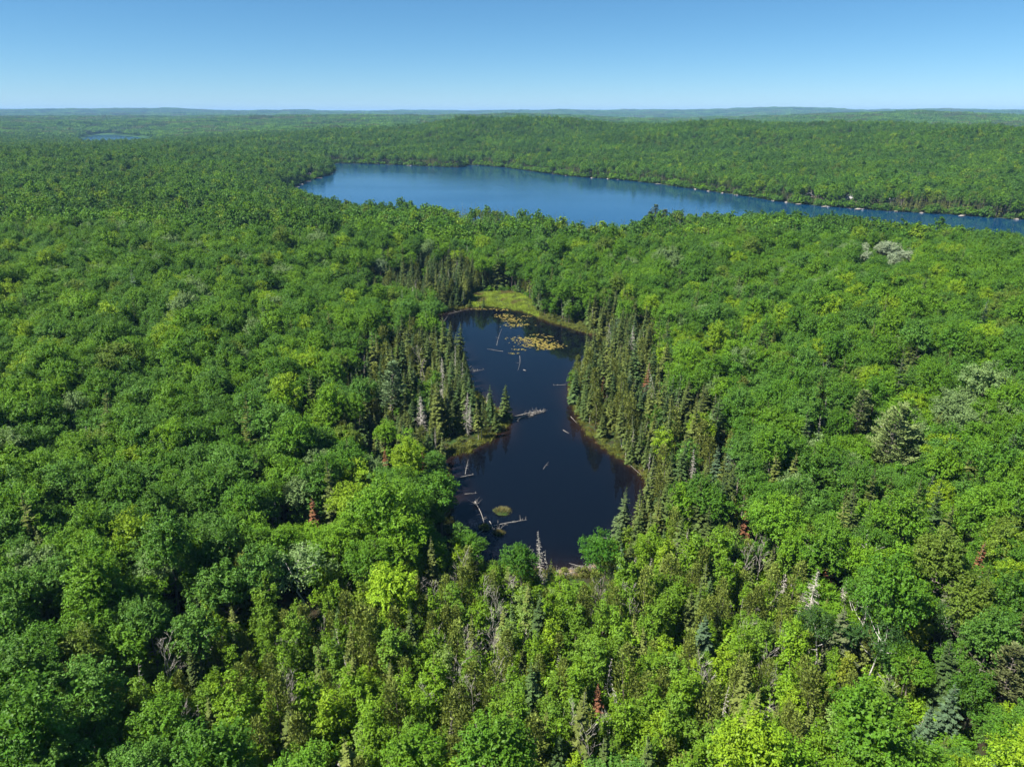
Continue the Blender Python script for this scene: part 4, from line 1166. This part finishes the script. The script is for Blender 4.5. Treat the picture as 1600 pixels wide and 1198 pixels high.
# mossy hummocks
def hummock(name, px, py, rx, hgt, tint, label, cat):
    c = flat(px, py); r = np.random.default_rng(int(px))
    e = bpy.data.objects.new(name, None); COL.objects.link(e); e.location = (*c, 0)
    tag(e, label, cat)
    a = np.linspace(0, 6.283, 17)[:-1]; rings = [(1.0, -.3), (.92, .25), (.6, .75), (.22, 1.0)]; wob = 1 + .14 * np.sin(a * 3 + px) + .08 * np.sin(a * 5)
    V = np.concatenate([np.stack([np.cos(a) * rx * q * wob, np.sin(a) * rx * .8 * q * wob, np.full(16, hgt * z_)], 1) for q, z_ in rings])
    Q_ = [(i * 16 + j, i * 16 + (j + 1) % 16, (i + 1) * 16 + (j + 1) % 16, (i + 1) * 16 + j) for i in range(3) for j in range(16)] + [(48 + k, 48 + k + 1, 63 - k - 1, 63 - k) for k in range(7)]
    obj("mound", mesh_np("mound", V, np.array(Q_), [M_GROUND], None, True), e)
    n = int(420 * rx * rx / 4); P = r.normal(0, .42, (n, 2)); P = P[np.hypot(P[:, 0], P[:, 1]) < 1]; n = len(P)
    zz = hgt * (1 - np.hypot(P[:, 0], P[:, 1]) ** 2) ; P3 = np.stack([P[:, 0] * rx, P[:, 1] * rx * .8, zz], 1)
    D = np.stack([P[:, 0] * .8 + r.normal(0, .3, n), P[:, 1] * .8 + r.normal(0, .3, n), np.ones(n) * .9], 1)
    o = obj("grass", Geo().add(*blades(P3, D, r.normal(size=(n, 3)) * [1, 1, .1], r.uniform(.35, .8, n), .09)).mesh("grass", [M_LEAF]), e); o["tint"] = list(tint); o["kind"] = "stuff"
hummock("islet", 785, 799, 2.3, .45, (0.21, 0.20, 0.075), "round tussock islet of pale grass alone in the near pond", "islet")
hummock("moss_mound", 757, 825, 1.4, .5, (0.20, 0.25, 0.035), "bright mossy mound where the white logs cross", "mound")
hummock("moss_mound", 779, 833, 1.5, .3, (0.22, 0.20, 0.06), "tan rooty mound at the near end of the crossed logs", "mound")

# beaver dam
def dam():
    r = np.random.default_rng(51); c0, c1 = flat(872, 898), flat(934, 889); L = np.linalg.norm(c1 - c0)
    e = bpy.data.objects.new("beaver_dam", None); COL.objects.link(e); e.location = (*c0, 0)
    tag(e, "low beaver dam of tan sticks and mud closing the pond's near end", "dam")
    al = (c1 - c0) / L; sd_v = np.array([-al[1], al[0]])
    k = 22; prof = [(-1.7, -.5), (-.9, .25), (0, .75), (.9, .45), (1.9, -.3)]
    V = np.array([[*(al * L * i / (k - 1) + sd_v * -u * (1 + .2 * math.sin(i)) + sd_v * .5 * math.sin(i * .4)), z_ + r.normal(0, .06)] for i in range(k) for u, z_ in prof])
    Q_ = np.array([(i * 5 + j, i * 5 + j + 1, (i + 1) * 5 + j + 1, (i + 1) * 5 + j) for i in range(k - 1) for j in range(4)])
    obj("mud_bank", mesh_np("mud_bank", V, Q_, [noise_mat("dam_mud", (0.10, 0.075, 0.045), (0.22, 0.17, 0.10), 2.0, .9, .4)], None, True), e)
    for i in range(120):
        t = r.uniform(0, 1); u = r.normal(0, .8); p = np.array([*(al * L * t + sd_v * u), .65 - .35 * abs(u) + r.uniform(-.05, .12)])
        d = np.array([*(al * r.normal(0, 1) + sd_v * r.normal(0, .6)), r.normal(.12, .25)]); d /= np.linalg.norm(d); l = r.uniform(.8, 2.2)
        obj("stick", Geo().add(*tube([p - d * l / 2, p, p + d * l / 2], [.05, .045, .02], 4)).mesh("stick", [M_LOG]), e)
dam()

# ------------------------------------------------------------------ along the lake: docks, boats, cottages, rocks, mast
M_DECK = noise_mat("dock_boards", (0.22, 0.20, 0.18), (0.34, 0.32, 0.29), 1.5, .8)
M_WHITE = noise_mat("white_paint", (0.42, 0.42, 0.41), (0.55, 0.55, 0.54), 1.0, .4)
M_ROCK = noise_mat("granite", (0.13, 0.115, 0.10), (0.26, 0.235, 0.21), .8, .9, .4)
M_GLASS = noise_mat("window_glass", (0.02, 0.03, 0.04), (0.04, 0.05, 0.06), 1, .08)
def box_geo(cx, cy_, cz_, sx, sy, sz):
    V = np.array([(cx + a * sx / 2, cy_ + b * sy / 2, cz_ + c * sz / 2) for c in (-1, 1) for b in (-1, 1) for a in (-1, 1)])
    return V, np.array([(0, 2, 3, 1), (4, 5, 7, 6), (0, 1, 5, 4), (2, 6, 7, 3), (0, 4, 6, 2), (1, 3, 7, 5)])
def to_water(p, poly):
    """point of the lake shore nearest to p and the direction out over the water"""
    x, y = p; e = .5
    for _ in range(60):
        g_ = np.array([float(sdist(x + e, y, poly) - sdist(x - e, y, poly)), float(sdist(x, y + e, poly) - sdist(x, y - e, poly))]); g_ /= (np.linalg.norm(g_) + 1e-9)
        s_ = float(sdist(x, y, poly))
        x, y = x - g_[0] * s_ * .8, y - g_[1] * s_ * .8
        if abs(s_) < .05: break
    return np.array([x, y]), -g_
def dock(px, py, L, W, label, boat=None):
    p, d = to_water(flat(px, py), LAKE); e = bpy.data.objects.new("dock", None); COL.objects.link(e)
    e.location = (*p, 0); e.rotation_euler = (0, 0, math.atan2(d[1], d[0])); tag(e, label, "dock", "docks along the lake")
    G = Geo()
    for i in range(int(L / .5)): G.add(*box_geo(-2 + .25 + i * .5, 0, .62, .46, W, .07))
    obj("deck", G.mesh("deck", [M_DECK]), e)["kind"] = "stuff"
    for i in range(3):
        for s_ in (-1, 1): obj("post", Geo().add(*tube([[L / 3 * i, s_ * (W / 2 - .15), -2.2], [L / 3 * i, s_ * (W / 2 - .15), .95]], [.11, .1], 6)).mesh("post", [M_LOG]), e)
    if boat:
        b = bpy.data.objects.new("motorboat", None); COL.objects.link(b); off = np.array([-d[1], d[0]]) * (W / 2 + 1.5) + d * L * .4
        b.location = (p[0] + off[0], p[1] + off[1], 0); b.rotation_euler = (0, 0, math.atan2(d[1], d[0])); tag(b, boat, "boat", "boats moored at the docks")
        st = np.linspace(-2.7, 2.7, 9); V = []
        for q in st:
            f = (q + 2.7) / 5.4; wv = 1.0 * (1 - max(0, f - .45) ** 2 * 3.2); wv = max(wv, .05)
            V += [(q, -wv, .75 + .25 * f), (q, -wv * .7, .0), (q, 0, -.25), (q, wv * .7, .0), (q, wv, .75 + .25 * f), (q, 0, .42)]
        Q_ = [(i * 6 + j, i * 6 + (j + 1) % 6, (i + 1) * 6 + (j + 1) % 6, (i + 1) * 6 + j) for i in range(8) for j in range(6)] + [(0, 1, 2, 5), (5, 2, 3, 4)]
        obj("hull", mesh_np("hull", np.array(V), np.array(Q_), [M_WHITE]), b)
        obj("windshield", Geo().add(np.array([(.6, -.8, .8), (.6, .8, .8), (.2, .7, 1.35), (.2, -.7, 1.35)]), np.array([(0, 1, 2, 3)])).mesh("windshield", [M_GLASS]), b)
        obj("outboard_motor", Geo().add(*box_geo(-2.9, 0, .8, .45, .4, .7)).add(*box_geo(-2.9, 0, .1, .2, .15, .9)).mesh("outboard_motor", [M_GLASS]), b)
dock(453, 293, 12, 3.5, "nearest pale dock on the wooded point at the lake's left end", None)
dock(463, 289, 11, 3.5, "second dock along the wooded point at the lake's left end", "small white boat at the second dock of the wooded point")
dock(477, 284, 10, 3, "third dock along the wooded point at the lake's left end")
dock(493, 279, 12, 3.5, "fourth dock along the wooded point, near its tip")
dock(514, 272, 8, 5, "square dock right at the tip of the wooded point")
dock(640, 259, 12, 5, "dock in the middle of the lake's far shore", "white boat in the middle of the lake's far shore")
dock(1030, 288, 8, 4, "small dock under dense trees midway along the right shore")
dock(1253, 319, 11, 4, "dock below the brown cottage on the right shore")
dock(1291, 323, 12, 4, "dock with a boat left of the white cottage", "white boat moored left of the white cottage")
dock(1345, 326, 13, 5, "large dock below the white cottage on the right shore", "white boat at the large dock below the white cottage")
dock(1401, 330, 6, 3, "small dock below the grey cottage on the right shore")
dock(1505, 337, 14, 4, "long dock farthest along the right shore")
dock(995, 387, 9, 3, "dock on the near shore beside the big pine clump")

def cottage(px, py, wdt, tone):
    p = ground_at(px, py, 1.0); z = float(height(*p)); e = bpy.data.objects.new("cottage", None); COL.objects.link(e)
    e.location = (*p, z); e.rotation_euler = (0, 0, math.atan2(p[1], p[0]) - math.pi / 2)
    where = {1327: "white cottage with pale gable among the trees on the right shore", 1391: "grey cottage half hidden by trees on the right shore", 1264: "brown cottage behind the shore trees, leftmost on the right shore", 484: "brown cottage on the wooded point at the lake's left end"}[px]
    tag(e, where, "cottage", "cottages round the lake")
    c = {"white": (0.40, 0.40, 0.39), "grey": (0.26, 0.27, 0.28), "brown": (0.20, 0.13, 0.08)}[tone]
    mw = noise_mat("cottage_wall", tuple(v * .85 for v in c), c, 1.2, .7); mr = noise_mat("cottage_roof", (0.16, 0.16, 0.165), (0.30, 0.30, 0.31), 1.5, .8)
    d, hgt, rise = wdt * .8, 3.4, 2.6
    G = Geo().add(*box_geo(0, 0, hgt / 2 - .5, wdt, d, hgt + 1))
    G.add(np.array([(-wdt / 2, -d / 2, hgt), (wdt / 2, -d / 2, hgt), (.01, -d / 2, hgt + rise), (-.01, -d / 2, hgt + rise)]), np.array([(0, 1, 2, 3)]))
    G.add(np.array([(-wdt / 2, d / 2, hgt), (wdt / 2, d / 2, hgt), (.01, d / 2, hgt + rise), (-.01, d / 2, hgt + rise)]), np.array([(0, 1, 2, 3)]))
    obj("wall", G.mesh("wall", [mw]), e)
    R_ = Geo()
    for s_ in (-1, 1):
        a = np.array([(s_ * (wdt / 2 + .6), -d / 2 - .6, hgt - .35), (s_ * (wdt / 2 + .6), d / 2 + .6, hgt - .35), (0, d / 2 + .6, hgt + rise + .12), (0, -d / 2 - .6, hgt + rise + .12)])
        R_.add(np.concatenate([a, a + [0, 0, .18]]), np.array([(0, 1, 2, 3), (4, 7, 6, 5), (0, 4, 5, 1), (1, 5, 6, 2), (3, 2, 6, 7), (0, 3, 7, 4)]))
    rf = obj("roof", R_.mesh("roof", [mr]), e)
    obj("chimney", Geo().add(*box_geo(wdt * .22, d * .1, hgt + rise * .8, .8, .8, 2.2)).mesh("chimney", [M_ROCK]), rf)
    for q in (-.3, .3):
        wn = obj("window", Geo().add(*box_geo(wdt * q, -d / 2 - .05, 1.9, 1.6, .12, 1.3)).mesh("window_frame", [M_WHITE]), e)
        obj("pane", Geo().add(*box_geo(wdt * q, -d / 2 - .13, 1.9, 1.35, .06, 1.05)).mesh("pane", [M_GLASS]), wn)
    obj("door", Geo().add(*box_geo(0, -d / 2 - .06, 1.2, 1.1, .12, 2.2)).mesh("door", [M_GLASS]), e)
for c_ in COTTAGES: cottage(*c_)

def rock(px, py, k, label):
    p, d = to_water(flat(px, py), LAKE); r = np.random.default_rng(int(px)); p = p - d * .2
    u = np.linspace(0, 6.283, 9)[:-1]; V = []
    for zf, q in ((-.3, .95), (.1, 1.0), (.5, .75), (.72, .35)):
        V += [(math.cos(a) * q * k * r.uniform(.75, 1.2) * 1.5, math.sin(a) * q * k * r.uniform(.75, 1.2), zf * k) for a in u]
    Q_ = [(i * 8 + j, i * 8 + (j + 1) % 8, (i + 1) * 8 + (j + 1) % 8, (i + 1) * 8 + j) for i in range(3) for j in range(8)] + [(24, 25, 26, 27), (24, 27, 28, 31), (28, 29, 30, 31)]
    o = obj("shore_rock", mesh_np("shore_rock", np.array(V), np.array(Q_), [M_ROCK])); o.location = (*p, 0); o.rotation_euler = (0, 0, math.atan2(d[1], d[0]) + 1.57)
    tag(o, label, "rock", "bare rocks along the lake shore")
for px, py, k, lb in ((920, 279, 2.6, "low tan rock under cedars on the far shore"), (945, 280, 2.0, "small tan rock next to the low tan one on the far shore"), (965, 281, 2.6, "pale rock in the middle of the right far shore"), (882, 275, 2.2, "white rock below brownish cedars on the far shore"),
                      (1085, 296, 2.6, "dark flat rock before the shore bends"), (1105, 299, 3.0, "broad pale rock where the right shore bends"), (1125, 302, 2.2, "small rock just past the shore's bend"), (1150, 305, 3.6, "largest pale boulder on the right shore"),
                      (1205, 314, 2.4, "rock a little left of the brown cottage's dock"), (1222, 317, 2.2, "small rock nearest the brown cottage's dock"), (1440, 333, 2.0, "low rock between the small dock and the long dock"), (1588, 343, 2.6, "last rock by the right edge of the lake"),
                      (740, 259, 2.2, "pale rock by the small far bay"), (512, 256, 2.4, "tan rock behind the wooded point's tip")): rock(px, py, k * .62, lb)

def mast():
    d = ray(251, 174.0); t = 9000 / d[1]; x, y = d[0] * t, d[1] * t; z = float(height(x, y)) ; top = CAM_H + ray(251, 163)[2] * 9000 / ray(251, 163)[1]
    e = bpy.data.objects.new("radio_mast", None); COL.objects.link(e); e.location = (x, y, z); tag(e, "thin radio mast rising above the far hills near the logo corner".replace(" near the logo corner", ", upper left"), "mast")
    H = top - z; m = noise_mat("mast_steel", (0.22, 0.2, 0.2), (0.4, 0.36, 0.35), 1, .6)
    c = [(math.cos(a) * 1.6, math.sin(a) * 1.6) for a in (0, 2.094, 4.189)]
    for q in c: obj("leg", Geo().add(*tube([[*q, 0], [*q, H]], [.35, .3], 5)).mesh("leg", [m]), e)
    G = Geo(); k = int(H / 8)
    for i in range(k):
        for j in range(3): G.add(*tube([[*c[j], i * 8], [*c[(j + 1) % 3], i * 8 + 8]], [.14, .14], 3))
    obj("bracing", G.mesh("bracing", [m]), e)
mast()

# ------------------------------------------------------------------ air
def haze():
    m, t, o = new_mat("haze_air")
    v = N(t, "ShaderNodeVolumePrincipled")
    v.inputs['Color'].default_value = (0.30, 0.58, 1.0, 1); v.inputs['Density'].default_value = 5.0e-5
    t.links.new(v.outputs[0], o.inputs['Volume'])
    x0, x1, y0, y1, z0, z1 = gx[0] - 50, gx[-1] + 50, gy[0] - 50, gy[-1] + 50, GROUND_MIN - 1.0, float(GZ.max()) + 45
    me = bpy.data.meshes.new("haze")
    me.from_pydata([(a, b, c) for c in (z0, z1) for b in (y0, y1) for a in (x0, x1)], [], [(0, 2, 3, 1), (4, 5, 7, 6), (0, 1, 5, 4), (2, 6, 7, 3), (0, 4, 6, 2), (1, 3, 7, 5)])
    me.materials.append(m)
    tag(obj("haze", me), "pale blue summer haze over the far hills", kind="stuff")
haze()
